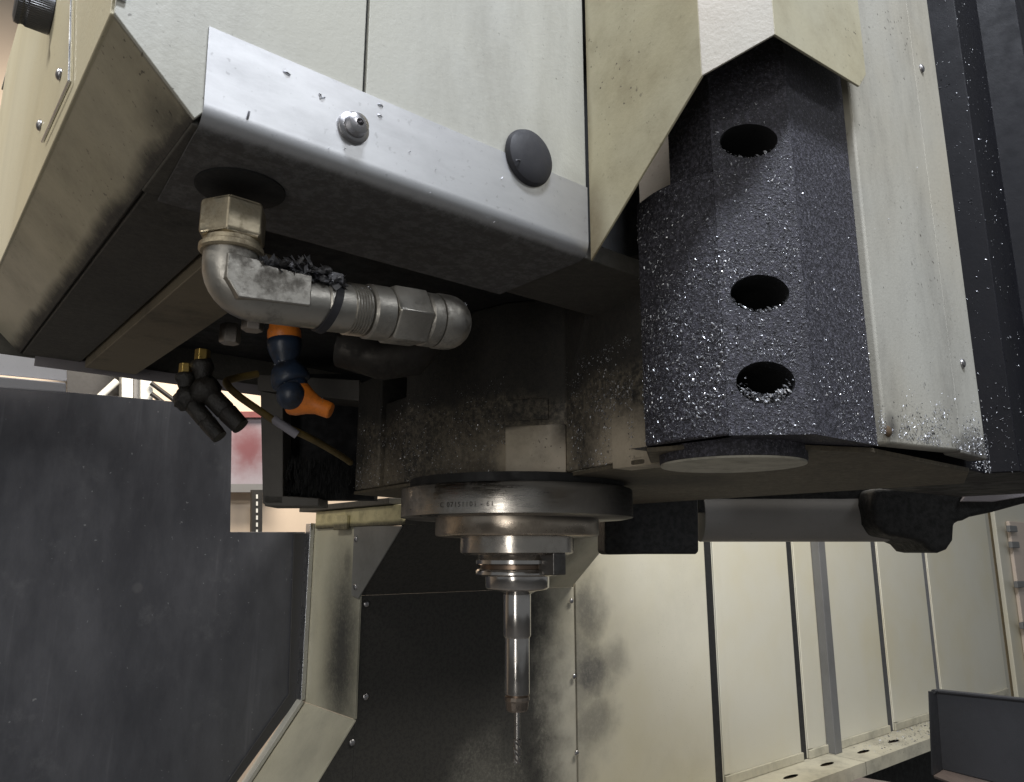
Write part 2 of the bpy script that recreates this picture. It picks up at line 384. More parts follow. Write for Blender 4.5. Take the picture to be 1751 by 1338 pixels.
m.add([(*E2, ZB), (*E3, ZB), (*E4, ZB), (*bk, ZB), (E2[0], bk[1], ZB)], [(0, 1, 2, 3, 4)])
m.build('front_block', iron, ct)
hr = MB()
for (sc, zc, a, b) in holes:
    rings = [[mid(sc + a * f * cos(2 * pi * i / N), zc + b * f * sin(2 * pi * i / N), d) for i in range(N)] for (f, d) in ((1, 0), (.965, .0012), (.965, .070))]
    hr = MB().add([p for q in rings for p in q], [(j * N + i, j * N + (i + 1) % N, (j + 1) * N + (i + 1) % N, (j + 1) * N + i) for j in range(2) for i in range(N)] + [tuple(2 * N + i for i in range(N))])
    hr.build('bore', hole_in, ct)
r_ = ray(1107, 600)
MB().box(((E1[1] + .065) * r_.x / r_.y, E1[1] + .065, ZB + .001), (UR0, E1[1] + .07, TOP)).build('dark_filler', dark, ct)  # dark sheet added to hide the bright view past the casting
MB().box((UP + .002, VF + .10, H + .034), (UR0, VF + .104, TOP)).build('dark_filler', dark, ct)  # second dark sheet added to keep the notch black
MB().box((E1[0] + .009, E1[1] - .004, ZB + .001), (E1[0] + .07, E1[1], zl - .001)).build('block_end', iron, ct)
MB().slab([(E1[0] + .0005, E2[1] + .001, zl - .0015), (E1[0] + .03, E2[1] + .030, zl - .0015), (E1[0] + .07, E1[1] - .001, zl - .0015), (E1[0] + .0005, E1[1] - .001, zl - .0015)], (0, 0, .001)).build('block_top', iron, ct)
# boss and its bare machined underside
bc = pY(1252, 790, .445); BR = 122 / 1290 * .445; zd = CZ + .0508
MB().lathe([(BR, 0), (BR, ZB - zd + .003)], (bc.x, bc.y, zd), (0, 0, 1), 72).build('round_boss', iron, ct, .0006)
bare = paint('bare_boss_face', base=(.44, .42, .36), tint=(.38, .35, .27), amt=.6, mottle=.2, scale=60, grime=(.05, .045, .035), rough=.6)
MB().lathe([(BR * .985, 0), (BR * .985, .0012)], (bc.x, bc.y, zd - .0013), (0, 0, 1), 72).build('boss_face', bare, ct)
# inner plate seen through the notch
ip = paint('inner_plate_paint', base=(.50, .42, .33), tint=(.45, .37, .28), amt=.4)
for (v0, v1) in ((E2[1] + .032, E2[1] + .056), (E2[1] + .0575, E1[1] + .06)):
    MB().box((E2[0] + .075, v0, zl - .03), (E2[0] + .08, v1, TOP)).build('inner_plate', ip, ct)

# ================================================================== chips lying on the casting (uncountable)
kc = NT('aluminium_chips')
g = kc.t.nodes.new('ShaderNodeNewGeometry').outputs['Random Per Island']
alu = kc.out(kc.mix(kc.ramp(g, .35, 1.0), (.11, .11, .12), (.85, .86, .90)), .35, .6)
def chip_cloud(name, label, fills):
    m = MB()
    for f in fills: chips(m, *f[:4], **f[4])
    o = m.build(name, alu, None, smooth=False); tag(o, label, 'metal chips', kind='stuff'); return o
fillm = []
mo = mid(0, ZB); 
def in_hole(s, t):
    S_, Z_ = s * W23, ZB + t * (zl + .04 - ZB)
    return 0 if any(((S_ - a) / c) ** 2 + ((Z_ - b) / d) ** 2 < 1.02 for a, b, c, d in holes) else max(.08, 1 - t * .75)
fillm.append((mo, d23n * W23, (0, 0, zl + .04 - ZB), -nin, dict(count=1900, lo=.0004, hi=.0018, dens=in_hole)))
for q in range(len(ARC) - 1):
    (ax_, ay_), (bx_, by_) = ARC[q], ARC[q + 1]
    fillm.append(((ax_, ay_, ZB), (bx_ - ax_, by_ - ay_, 0), (0, 0, zl - ZB), (-(by_ - ay_), bx_ - ax_, 0), dict(count=430, lo=.0004, hi=.0022, dens=lambda s, t: max(.1, 1 - t * .85))))
fillm.append(((E3[0], E3[1], ZB), (E4[0] - E3[0], 0, 0), (0, 0, .15), (0, -1, 0), dict(count=1700, lo=.0004, hi=.0015, dens=lambda s, t: max(.05, (1 - t) ** 2 * (.35 + .65 * s)))))
for hI, (sc, zc, a, b) in enumerate(holes):           # chips caught on the lower rims
    for q in range((40, 110, 520)[hI]):
        an = -pi / 2 + random.gauss(0, .55); rr = random.uniform((.93, .9, .62)[hI], 1.0)
        p = mid(sc + a * rr * cos(an) * (1 if hI < 2 else 1), zc + b * rr * sin(an), random.uniform(0, .003))
        fillm.append((p, (.0006, 0, 0), (0, 0, .0006), -nin + Vector((0, 0, .6)), dict(count=1, lo=.0014, hi=.0042)))
chip_cloud('metal_chips', 'fine bright metal chips stuck all over the holed black casting', fillm)

# ================================================================== column panel to the right and its black bellows
UR = pv(1675, 785, VR).x; urt = pv(1585, 0, VR).x; UR = (UR + urt) / 2
zc0 = pv(1675, 784, VR).z
us2 = (pv(1548, 0, VR).x + pv(1623, 700, VR).x) / 2
cp = thing('column_panel', ((E4[0] + UR) / 2, VR, zc0), 'tall pale cream column panel between the holed casting and the black bellows', 'machine panel')
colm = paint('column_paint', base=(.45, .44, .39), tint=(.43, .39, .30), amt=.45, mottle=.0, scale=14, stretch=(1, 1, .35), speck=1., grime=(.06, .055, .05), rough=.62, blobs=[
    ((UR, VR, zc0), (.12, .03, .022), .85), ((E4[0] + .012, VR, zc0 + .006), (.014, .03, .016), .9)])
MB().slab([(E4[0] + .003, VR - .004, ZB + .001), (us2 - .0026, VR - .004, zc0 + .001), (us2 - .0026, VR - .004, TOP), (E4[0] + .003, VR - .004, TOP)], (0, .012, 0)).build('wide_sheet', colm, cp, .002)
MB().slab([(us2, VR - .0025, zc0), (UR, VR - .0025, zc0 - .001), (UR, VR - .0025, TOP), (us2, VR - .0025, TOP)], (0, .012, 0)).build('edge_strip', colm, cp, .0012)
MB().box((us2 - .006, VR - .0018, zc0 + .002), (us2 + .006, VR + .004, TOP)).build('seam_sealant', simple('seam_sealant', (.10, .075, .045), .8), cp)
for (px, py, mat) in ((1575, 118, bs), (1645, 622, bs), (1517, 738, simple('rust', (.10, .065, .035), .8))):
    dome(pv(px, py, VR - (.0025 if px > 1550 else .004)), (0, -1, 0), .0033).build('screw', mat, cp)
chip_cloud('metal_chips', 'drift of bright chips along the bottom of the cream column panel', [
    ((E4[0] + .004, VR - .0045, zc0 + .001), (UR - E4[0] - .006, 0, 0), (0, 0, .05), (0, -1, 0),
     dict(count=1700, lo=.0006, hi=.0024, dens=lambda s, t: (1 - t) ** 3 * min(1, .15 + s))),
    ((E4[0] + .004, VR - .0045, zc0 + .001), (UR - E4[0] - .006, 0, 0), (0, 0, .2), (0, -1, 0), dict(count=90, lo=.0006, hi=.0016)),
    (pv(1503, 740, VR - .0045), (.010, 0, 0), (0, 0, .018), (0, -1, 0), dict(count=130, lo=.0006, hi=.002, dens=lambda s, t: 1 - t))])
# bellows: vertical pleats
bel = simple('bellows_black', (.006, .006, .009), .55, 0, .4, 30, .2, spec=.22)
zz = []
u = UR + .001; v = VR + .012
pts = [(u, v), (u + .045, v + .004), (u + .052, v - .018), (u + .13, v - .012), (u + .14, v - .04), (u + .3, v - .03)]
bw = MB()
zb0 = pv(1700, 803, VR).z
poly = pts + [(u + .3, v + .12), (u, v + .12)]
bwt = MB().prism(poly, zb0, CZ + .62).build('bellows', bel, None, .0012)
tag(bwt, 'black pleated bellows speckled with chips at the right edge', 'bellows')
chip_cloud('metal_chips', 'sparse bright chips speckling the black bellows at right', [
    ((u + .045, v + .004, zb0), (.007, -.022, 0), (0, 0, .42), (-.022, -.007, 0), dict(count=260, lo=.0005, hi=.0024, dens=lambda s, t: max(.3, 1 - t * 3))),
    ((u + .052, v - .018, zb0), (.078, .006, 0), (0, 0, .42), (.006, -.078, 0), dict(count=420, lo=.0005, hi=.0026)),
    ((u, v - .003, zb0), (.06, .004, 0), (0, 0, .012), (0, -1, 0), dict(count=260, lo=.0007, hi=.0028))])

# ================================================================== spindle housing
bodyp = [pz(x, y, ZB) for x, y in ((605, 840), (690, 826), (865, 811), (970, 808), (1087, 785), (1112, 783))]
bp2 = [(p.x, p.y) for p in bodyp]
pa = pz(915, 809, ZB)
pm = bodyp[3]
hm = paint('housing_paint', base=(.50, .43, .33), tint=(.44, .36, .24), amt=1.0, floor=.98, mottle=.17, bands=[((0, 0, ZB + .078), (0, 0, -1), .055, .985)], grime=(.022, .020, .017), scale=16, rough=.55, orange=.9, speck=.5,
           blobs=[((pm.x, pm.y, ZB + .075), (.14, .14, .050), .985), ((bodyp[0].x, bodyp[0].y, ZB + .04), (.09, .09, .06), .95), ((bodyp[1].x + .02, bodyp[1].y - .03, ZB + .03), (.05, .05, .035), .82),
                  ((bodyp[1].x, bodyp[1].y, ZB + .1), (.2, .2, .07), .97)],
           clean=[((pa.x + .004, pa.y - .002, ZB + .012), (.040, .040, .034), 1.), ((bodyp[4].x - .006, bodyp[4].y + .02, ZB + .008), (.06, .06, .042), 1.), ((bodyp[2].x - .03, bodyp[2].y + .03, ZB + .015), (.08, .08, .03), .18), ((bodyp[1].x - .01, bodyp[1].y + .05, ZB + .01), (.05, .05, .03), .3)])
sh = thing('spindle_housing', (bp2[2][0], bp2[2][1] + .1, ZB), 'grimy black spindle housing with worn patches of cream paint above the steel rings', 'machine casting')
back = [(bp2[5][0] + .02, bp2[5][1] - .01), (bp2[5][0] + .1, bp2[0][1]), (bp2[0][0] + .1, bp2[0][1])]
MB().prism([bp2[1], bp2[2], bp2[3], bp2[4], bp2[5]] + [back[1], (bp2[1][0] + .1, bp2[0][1])], ZB, H + .03).build('housing_body', hm, sh, .002)
# raised pads, left block with black pocket
q0, q1 = Vector((*bp2[2], 0)), Vector((*bp2[3], 0)); nq = Vector((q1 - q0)).normalized(); nn = Vector((nq.y, -nq.x, 0)); nn = nn if nn.dot(FV) < 0 else -nn
zpt = zat(727, pa.dot(FV)); zs = zat(690, pa.dot(FV))
MB().slab([q0 + Vector((0, 0, ZB - .001)), q1 + Vector((0, 0, ZB - .001)), q1 + Vector((0, 0, zpt)), q0 + Vector((0, 0, zpt))], nn * .003).build('paint_pad', paint('worn_pad_paint', base=(.52, .45, .36), tint=(.46, .39, .28), amt=.5, grime=(.03, .027, .022), scale=30, rough=.6, orange=.5, speck=1., wob=.9, blobs=[(tuple(q1 + Vector((0, 0, zpt))), (.022, .022, .028), .95), (tuple(q0 + Vector((0, 0, zpt))), (.03, .03, .006), .8)]), sh, .0025)
MB().slab([q0 + Vector((0, 0, zpt + .004)), q0 + nq * .035 + Vector((0, 0, zpt + .004)), q0 + nq * .035 + Vector((0, 0, zs + .004)), q0 + Vector((0, 0, zs + .004))], nn * .002).build('paint_pad', hm, sh, .0015)
lb = [bp2[0], bp2[1], (bp2[1][0] + .06, bp2[1][1]), (bp2[0][0] + .06, bp2[0][1])]
b0 = Vector((*bp2[0], 0)); b1 = Vector((*bp2[1], 0)); ln = (b1 - b0)
MB().slab([b0 + Vector((0, 0, ZB)), b0 + ln * .5 + Vector((0, 0, ZB)), b0 + ln * .5 + Vector((0, 0, H)), b0 + Vector((0, 0, H))], (.08, 0, 0)).build('side_rib', hm, sh, .003)
MB().slab([b0 + ln * .5 + Vector((.006, 0, ZB + .001)), b1 + Vector((.006, 0, ZB + .001)), b1 + Vector((.006, 0, H - .03)), b0 + ln * .5 + Vector((.006, 0, H - .03))], (.08, 0, 0)).build('side_rib', hm, sh, .002)
# underside plate of the whole head
uE = (pz(1190, 848, ZB).x + pz(1660, 822, ZB).x) / 2
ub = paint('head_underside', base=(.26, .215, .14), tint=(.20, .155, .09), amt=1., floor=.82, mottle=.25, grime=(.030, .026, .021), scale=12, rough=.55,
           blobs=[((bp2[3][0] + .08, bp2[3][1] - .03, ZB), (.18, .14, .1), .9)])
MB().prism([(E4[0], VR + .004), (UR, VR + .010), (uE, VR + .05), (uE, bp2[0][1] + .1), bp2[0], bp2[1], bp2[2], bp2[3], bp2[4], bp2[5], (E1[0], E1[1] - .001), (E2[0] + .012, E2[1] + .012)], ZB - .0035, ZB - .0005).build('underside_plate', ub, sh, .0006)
MB().box((bp2[5][0] - .001, bp2[5][1] - .012, ZB - .0045), (E1[0] + .06, E1[1] + .064, ZB + .03)).build('corner_filler', hm, sh)
# machined brass coloured pad edge at the right of the body
pd = pY(1128, 770, .50)
MB().box((pd.x - .004, pd.y - .004, ZB), (pd.x + .02, pd.y + .006, ZB + .010)).build('brass_pad', simple('old_brass', (.33, .24, .09), .5), sh, .0005)

# black pocket with brush left of the housing
bw_ = thing('brush_box', tuple(pY(525, 865, .76)), 'black brush box with dull metal side post left of the spindle housing', 'brush box')
fr = paint('brush_frame', base=(.10, .092, .08), tint=(.08, .07, .06), amt=.7, rough=.6)
YB = .76
def qY(x, y, Y=YB): return pY(x, y, Y)
MB().slab([qY(445, 668), qY(484, 676), qY(484, 862), qY(449, 862)], FV * .03).build('side_post', fr, bw_, .001)
MB().slab([qY(484, 640, .80), qY(640, 640, .80), qY(640, 855, .80), qY(484, 855, .80)], FV * .02).build('back_plate', hole_in, bw_)
MB().slab([qY(450, 846), qY(545, 852), qY(545, 866), qY(452, 866)], FV * .04).build('bottom_bar', fr, bw_, .001)
MB().slab([qY(440, 640), qY(615, 650), qY(615, 686), qY(440, 668)], FV * .06).build('top_bar', fr, bw_, .001)
brm = MB()
for i in range(900):
    x, y = random.uniform(487, 600), random.uniform(790, 856 - abs(random.gauss(0, 6)))
    a = qY(x, y, random.uniform(.76, .80)); d = Vector((random.gauss(0, .002), random.gauss(0, .002), random.uniform(.004, .014)))
    e = RV * .0004
    brm.add([a - e, a + e, a + d], [(0, 1, 2)])
o = brm.build('bristles', simple('bristle_black', (.008, .008, .008), .9), bw_, smooth=False); o['kind'] = 'stuff'

chip_cloud('metal_chips', 'dull chips clinging to the right face of the spindle housing', [
    ((bp2[3][0], bp2[3][1], ZB), (bp2[4][0] - bp2[3][0], bp2[4][1] - bp2[3][1], 0), (0, 0, .085), (-(bp2[3][1] - bp2[4][1]), -(bp2[4][0] - bp2[3][0]), 0), dict(count=1800, lo=.0005, hi=.0022, dens=lambda s, t: .2 + .8 * s)),
    ((bp2[2][0], bp2[2][1], ZB), (bp2[1][0] - bp2[2][0], bp2[1][1] - bp2[2][1], 0), (0, 0, .08), (-(bp2[1][1] - bp2[2][1]), (bp2[1][0] - bp2[2][0]), 0), dict(count=1400, lo=.0004, hi=.0018, dens=lambda s, t: 1 - .8 * t)),
    ((bp2[1][0], bp2[1][1], ZB), (bp2[0][0] - bp2[1][0], bp2[0][1] - bp2[1][1], 0), (0, 0, .08), (-1, -.3, 0), dict(count=700, lo=.0005, hi=.0024, dens=lambda s, t: (1 - t) * (1 - .6 * s)))])

# ================================================================== spindle rings
SY = .65
sc0 = pY(884, 900, SY); SX, SV = sc0.x, sc0.y
def zf(py, R): return zat(py, SY - R)
def halfw(px): return px / 1312 * SY
R1, R2, R3 = halfw(197), halfw(139), halfw(96)
z1a, z1b = zf(822, R1), zf(879, R1); z2b = zf(916, R2); z3b = zf(950, R3)
sp = thing('spindle', (SX, SV, z3b), 'stack of steel spindle rings with stamped number under the housing', 'spindle')
ring_m = metal('ring_steel', (.46, .43, .39), .25, .7, dcol=(.014, .013, .012), scale=24, aniso=(1, 1, 8), spots=[((SX + RV.x * .10 - FV.x * .05, SV + RV.y * .10 - FV.y * .05, z1b + .015), (.10, .10, .10), .97), ((SX - RV.x * .098, SV - RV.y * .098, z1b + .01), (.06, .06, .06), .95),  # first spot paints in the shade on the ring's right side
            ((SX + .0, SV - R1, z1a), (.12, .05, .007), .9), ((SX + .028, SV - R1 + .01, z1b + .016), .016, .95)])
ring_m2 = metal('ring_steel_lower', (.58, .50, .41), .24, .6, dcol=(.014, .013, .012), scale=26, spots=[((SX - RV.x * .066, SV - RV.y * .066, z2b + .01), (.04, .04, .03), .95), ((SX + RV.x * .06, SV + RV.y * .06, z2b + .008), (.04, .04, .03), .9), ((SX, SV - R2, z1b), (.12, .03, .006), .9)])
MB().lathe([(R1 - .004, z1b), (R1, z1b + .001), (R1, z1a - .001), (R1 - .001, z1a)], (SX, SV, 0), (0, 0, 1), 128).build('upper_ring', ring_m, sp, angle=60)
MB().lathe([(R1 * .93, z1a - .001), (R1 * .93, ZB - .001)], (SX, SV, 0), (0, 0, 1), 96).build('seat_ring', dark, sp)
MB().lathe([(R2 - .006, z2b), (R2 - .001, z2b + .0006), (R2, z2b + .002), (R2, z1b + .001)], (SX, SV, 0), (0, 0, 1), 128).build('lower_ring', ring_m2, sp, angle=60)
nose = metal('nose_steel', (.50, .46, .41), .24, .35, scale=40)
MB().lathe([(R3 * .9, z3b), (R3, z3b + .002), (R3, z2b + .001)], (SX, SV, 0), (0, 0, 1), 96).build('spindle_nose', nose, sp, angle=60)
# drive key
dk = metal('key_steel', (.20, .19, .18), .35, .5)
kd = (RV * .75 - FV * .66).normalized(); tk = Vector((-kd.y, kd.x, 0)); kc_ = Vector((SX, SV, 0)) + kd * (R3 * .78)
zk0, zk1 = zat(984, SY - .03), z3b + .004
def keyp(a, b, z): return kc_ + kd * a + tk * b + Vector((0, 0, z))
MB().slab([keyp(-.012, -.008, zk0), keyp(.0085, -.008, zk0), keyp(.0085, .008, zk0), keyp(-.012, .008, zk0)], (0, 0, zk1 - zk0)).build('drive_key', dk, sp, .001)
# stamped number on the upper ring
tc = bpy.data.curves.new('stamp', 'FONT'); tc.body = 'C 07151101 - 61'; tc.size = .0052; tc.align_x = 'CENTER'; tc.space_character = 1.25
to = bpy.data.objects.new('stamp_tmp', tc); COL.objects.link(to)
bpy.context.view_layer.update()
me = bpy.data.meshes.new_from_object(to.evaluated_get(bpy.context.evaluated_depsgraph_get()))
bpy.data.objects.remove(to)
vF = atan2(-FV.y, -FV.x); px0 = (806 - 884) / 1312 * SY; phi0 = vF + math.asin(px0 / R1)
zt0 = zat(866, SY - R1 * .95)
for vtx in me.vertices:
    ph = phi0 + vtx.co.x / R1; rr = R1 + .0002
    vtx.co = Vector((SX + rr * cos(ph), SV + rr * sin(ph), zt0 + vtx.co.y))
me.materials.append(simple('stamp_black', (.03, .025, .02), .6))
so = bpy.data.objects.new('stamped_number', me); COL.objects.link(so); so.parent = sp; so.matrix_parent_inverse = sp.matrix_basis.inverted()

# ================================================================== tool holder and drill
chrome = metal('holder_steel', (.60, .57, .54), .17, .16, scale=50, bumps=.03)
chrome2 = metal('holder_groove', (.22, .16, .12), .35, .4)
zz_ = lambda py: zat(py, SY)
th = thing('tool_holder', (SX, SV, zz_(1215)), 'shiny steel tool holder with grooved flange gripped in the spindle', 'tool holder')
RF, RG, RN, RSh, RS2 = halfw(70), halfw(62), halfw(54), halfw(23), halfw(20.5)
MB().lathe([(RF * .96, zz_(966)), (RF, zz_(964)), (RF, zz_(958)), (RF * .96, zz_(956)), (RF * .93, z3b + .001)], (SX, SV, 0), (0, 0, 1), 96).build('upper_flange', chrome, th, angle=50)
MB().lathe([(RG, zz_(974)), (RG, zz_(965))], (SX, SV, 0), (0, 0, 1), 96).build('grip_groove', chrome2, th)
MB().lathe([(RF * .93, zz_(985)), (RF, zz_(982)), (RF, zz_(976)), (RF * .96, zz_(973))], (SX, SV, 0), (0, 0, 1), 96).build('lower_flange', chrome, th, angle=50)
MB().lathe([(RSh * 1.05, zz_(1016)), (RSh * 1.4, zz_(1011)), (RN * .93, zz_(1008)), (RN, zz_(1004)), (RN, zz_(984))], (SX, SV, 0), (0, 0, 1), 96).build('neck_collar', chrome, th, angle=50)
MB().lathe([(RS2, zz_(1091)), (RSh, zz_(1087)), (RSh, zz_(1018)), (RSh * .96, zz_(1015))], (SX, SV, 0), (0, 0, 1), 64).build('shank', chrome, th, angle=40)
MB().lathe([(RS2 * .98, zz_(1187)), (RS2, zz_(1185)), (RS2, zz_(1090))], (SX, SV, 0), (0, 0, 1), 64).build('extension_sleeve', chrome, th, angle=40)
MB().lathe([(RS2 * .9, zz_(1192)), (RS2 * .9, zz_(1186))], (SX, SV, 0), (0, 0, 1), 64).build('nut_gap', chrome2, th)
nutm = metal('nut_steel', (.38, .32, .27), .3, .4)
nt = MB().lathe([(RS2 * .78, zz_(1216)), (RS2 * .86, zz_(1213)), (RS2 * .93, zz_(1200)), (RS2, zz_(1197)), (RS2, zz_(1191))], (SX, SV, 0), (0, 0, 1), 14).build('collet_nut', nutm, th, angle=20)
db = thing('drill_bit', (SX, SV, zz_(1308)), 'thin steel twist drill clamped at the tip of the tool holder', 'drill bit')
RD = halfw(5.4); drm = metal('drill_steel', (.42, .40, .38), .25, .2, bumps=.03)
MB().lathe([(RD * .85, zz_(1266)), (RD * .85, zz_(1214))], (SX, SV, 0), (0, 0, 1), 20).build('drill_shank', drm, db)
m = MB(); n_r, sg = 46, 24; za, zb_ = zz_(1308), zz_(1264)
for i in range(n_r + 1):
    t = i / n_r; z = zb_ + (za - zb_) * t; tw = t * 2 * pi * 1.25; tip = min(1, (1 - t) / .07 + .05)
    for k_ in range(sg):
        a = 2 * pi * k_ / sg; fl_ = .42 * max(0, cos(2 * (a - tw))) ** .7 if cos(2 * (a - tw)) > 0 else 0
        r = RD * 1.2 * (1 - fl_) * tip; m.v.append((SX + r * cos(a), SV + r * sin(a), z))
m.f += [(i * sg + k_, i * sg + (k_ + 1) % sg, (i + 1) * sg + (k_ + 1) % sg, (i + 1) * sg + k_) for i in range(n_r) for k_ in range(sg)]
m.build('drill_flutes', metal('flute_steel', (.35, .33, .31), .42, .3, bumps=.03), db, angle=30)

# ================================================================== coolant pipe under the cover
PXq = ho.x - .001
pipe_m = metal('zinc_pipe', (.46, .44, .40), .42, .85, spots=[((PXq + .05, ho.y + .003, zat(497, Vector((PXq, ho.y + .003, 0)).dot(FV)) + .018), (.075, .03, .011), .97)], dcol=(.06, .052, .042), scale=45, bumps=.3)
nut_m = metal('old_nut', (.56, .49, .36), .42, .8, dcol=(.12, .085, .045), scale=70, bumps=.4)
pt = thing('coolant_pipe', (ho.x, ho.y, H), 'dirty steel coolant elbow pipe hanging below the head cover', 'pipe')
PX, PV_ = ho.x - .001, ho.y + .003
Yp = Vector((PX, PV_, 0)).dot(FV)
zn0, zn1 = zat(400, Yp - .010), zat(338, Yp - .010)
hexa((PX, PV_, zn0), (0, 0, 1), .0158, zn1 - zn0, .10, 6, .30).build('hex_nut', nut_m, pt, .0012)
MB().lathe([(.0135, 0), (.0145, .0008), (.0145, .003), (.0128, .004), (.0128, .006)], (PX, PV_, zn0 - .006), (0, 0, 1), 48).build('nut_collar', nut_m, pt)
zp = zat(497, Yp)
pe = pY(770, 556, .46); UPE = pv(772, 556, PV_).x
RP = .0123; rb = .012; AXP = Vector((cos(radians(4.5)), 0, sin(radians(4.5))))
def zx(x): return zp + max(0, x - PX - .012) * math.tan(radians(4.5))
path = [(PX, PV_, zn0 - .004), (PX, PV_, zp + rb)] + [(PX + rb - rb * cos(a), PV_, zp + rb - rb * sin(a)) for a in [i * pi / 2 / 8 for i in range(1, 9)]]
xe = PX + (UPE - PX) * .36
path += [(xe, PV_, zx(xe))]
# elbow: rounded square forging
MB().tube(path, [RP * 1.0] * len(path), 32).build('elbow', pipe_m, pt, angle=50)
cheek = [(PX - .0055, zn0 - .010), (PX + .0115, zn0 - .010), (PX + .0115, zp + .0120), (xe - .010, zx(xe) + .0095), (xe - .010, zx(xe) - .0060), (PX + .001, zp - .0065), (PX - .0055, zp + .002)]
MB().slab([(x, PV_ - RP * 1.03, z) for x, z in cheek], (0, .006, 0)).build('elbow_flat', pipe_m, pt, .0016)
def seg_tube(f0, f1, r, name, mat=pipe_m, ch=.0012):
    a, b = PX + (UPE - PX) * f0, PX + (UPE - PX) * f1
    return MB().lathe([(r - ch, 0), (r, ch), (r, b - a - ch), (r - ch, b - a)], (a, PV_, zx(a)), AXP, 48).build(name, mat, pt, angle=30)
seg_tube(.36, .56, .0128, 'threaded_sleeve')
thr = MB()
a0 = PX + (UPE - PX) * .47
for i in range(6): thr.lathe([(.0120, 0), (.0136, .0007), (.0120, .0014)], (a0 + i * .0016, PV_, zx(a0 + i * .0016)), AXP, 40)
thr.build('thread', pipe_m, pt)
hx0 = PX + (UPE - PX) * .57
seg_tube(.56, .66, .0145, 'union_body')
hexa((PX + (UPE - PX) * .66, PV_, zx(PX + (UPE - PX) * .66)), AXP, .0168, (UPE - PX) * .17, .06, 6, .35).build('union_nut', pipe_m, pt, .0010)
seg_tube(.83, .90, .0150, 'union_collar')
xx = PX + (UPE - PX) * .90
MB().lathe([(.0150, 0), (.0156, .002), (.0156, .006)] + [(.0156 * cos(a), .008 + .015 * sin(a)) for a in [i * pi / 2 / 8 for i in range(8)]] + [(.001, .0229)], (xx, PV_, zx(xx)), AXP, 48).build('end_cap', pipe_m, pt, angle=50)
# lower fitting behind the pipe
lf = pY(655, 610, .50)
MB().tube([lf + RV * -.03 + Vector((0, 0, .006)), lf + RV * .0 , lf + RV * .022 + Vector((0, 0, .002)), lf + RV * .036 + Vector((0, 0, .010))], [.013, .0165, .015, .007], 28).build('lower_fitting', metal('grimy_fitting', (.06, .055, .05), .6, .9), pt, angle=60)
# zip tie
xt = PX + (UPE - PX) * .375
MB().lathe([(.0128, 0), (.0138, .0003), (.0138, .0042), (.0128, .0045)], (xt, PV_, zx(xt)), (.97, .0, -.22), 40).build('cable_tie', rub, pt)
MB().box((xt - .002, PV_ - .012, zx(xt) + .0095), (xt + .005, PV_ - .005, zx(xt) + .0145)).build('tie_lock', simple('tie_grey', (.20, .20, .22), .4), pt, .0008)
# swarf heap in the elbow
sw = MB()
for i in range(300):
    f = random.random(); p = Vector((PX + .012 + f * (xe - PX - .004), PV_ - .008 + random.uniform(-.004, .008), zp + .0115 + random.random() * .009 * (1 - abs(f - .5) * 1.4)))
    d = Vector((random.uniform(.3, 1), random.gauss(0, .4), random.gauss(-.1, .35))).normalized(); ll = random.uniform(.002, .010)
    e = d.orthogonal().normalized() * random.uniform(.0008, .0024)
    cseg = [p + d * ll * (t - .5) + Vector((0, 0, .0015 * sin(t * 3 + i))) for t in (0, .33, .66, 1)]
    sw.add([q for c_ in cseg for q in (c_ - e, c_ + e)], [(2 * j, 2 * j + 1, 2 * j + 3, 2 * j + 2) for j in range(3)])
o = sw.build('swarf_heap', metal('swarf', (.50, .50, .52), .32, .7, scale=120), None, smooth=False); tag(o, 'clump of matted swarf lying on the elbow pipe', 'metal swarf', kind='stuff')
chip_cloud('metal_chips', 'bright chips sprinkled over the top of the coolant pipe', [
    ((PX + .02, PV_ - .0095, zx(PX + .02) + .0085), AXP * (UPE - PX - .014), (0, .004, .003), (0, -.7, .7), dict(count=260, lo=.0006, hi=.0024))])

# ================================================================== orange and blue coolant nozzle
orange = paint('orange_plastic', base=(.85, .26, .03), tint=(.78, .20, .025), amt=.6, scale=60, grime=(.05, .025, .015), rough=.4, speck=.4, orange=.1)
navy = simple('navy_plastic', (.022, .036, .066), .36, 0, .85, 60, .3, dark=(.012, .011, .010))
NY = .52
cn = thing('coolant_nozzle', tuple(pY(486, 556, NY)), 'flexible coolant nozzle of navy segments with orange cap and orange tip', 'nozzle')
def nY(x, y): return pY(x, y, NY)
def pw(px): return px / 1262 * NY
ax1 = (nY(489, 640) - nY(485, 560)).normalized()
MB().lathe([(pw(20), 0), (pw(24), pw(3)), (pw(25), pw(10)), (pw(28), pw(16)), (pw(28.5), pw(24)), (pw(27), pw(34))], nY(485, 552), ax1, 40).build('orange_cap', orange, cn, angle=60)
MB().lathe([(pw(26), 0), (pw(29), pw(2)), (pw(29), pw(14)), (pw(25), pw(28)), (pw(19), pw(42)), (pw(17), pw(50)), (pw(19), pw(56))], nY(486, 580), ax1, 40).build('segment', navy, cn, angle=60)
ax2 = (nY(512, 690) - nY(489, 632)).normalized()
MB().lathe([(pw(17), 0), (pw(24), pw(6)), (pw(31), pw(20)), (pw(33), pw(32)), (pw(32), pw(38)), (pw(27), pw(41))], nY(486, 622), ax2, 40).build('segment', navy, cn, angle=60)
MB().lathe([(pw(26), 0), (pw(27), pw(16)), (pw(25), pw(28)), (pw(16), pw(38))], nY(497, 655), ax2, 40).build('ball_joint', navy, cn, angle=60)
ax3 = (nY(566, 703) - nY(506, 680)).normalized()
MB().lathe([(pw(30), 0), (pw(31), pw(4)), (pw(29), pw(14)), (pw(20), pw(30)), (pw(15), pw(44)), (pw(14), pw(66)), (pw(12), pw(69)), (pw(8), pw(69))], nY(503, 679), ax3, 40).build('orange_tip', orange, cn, angle=60)
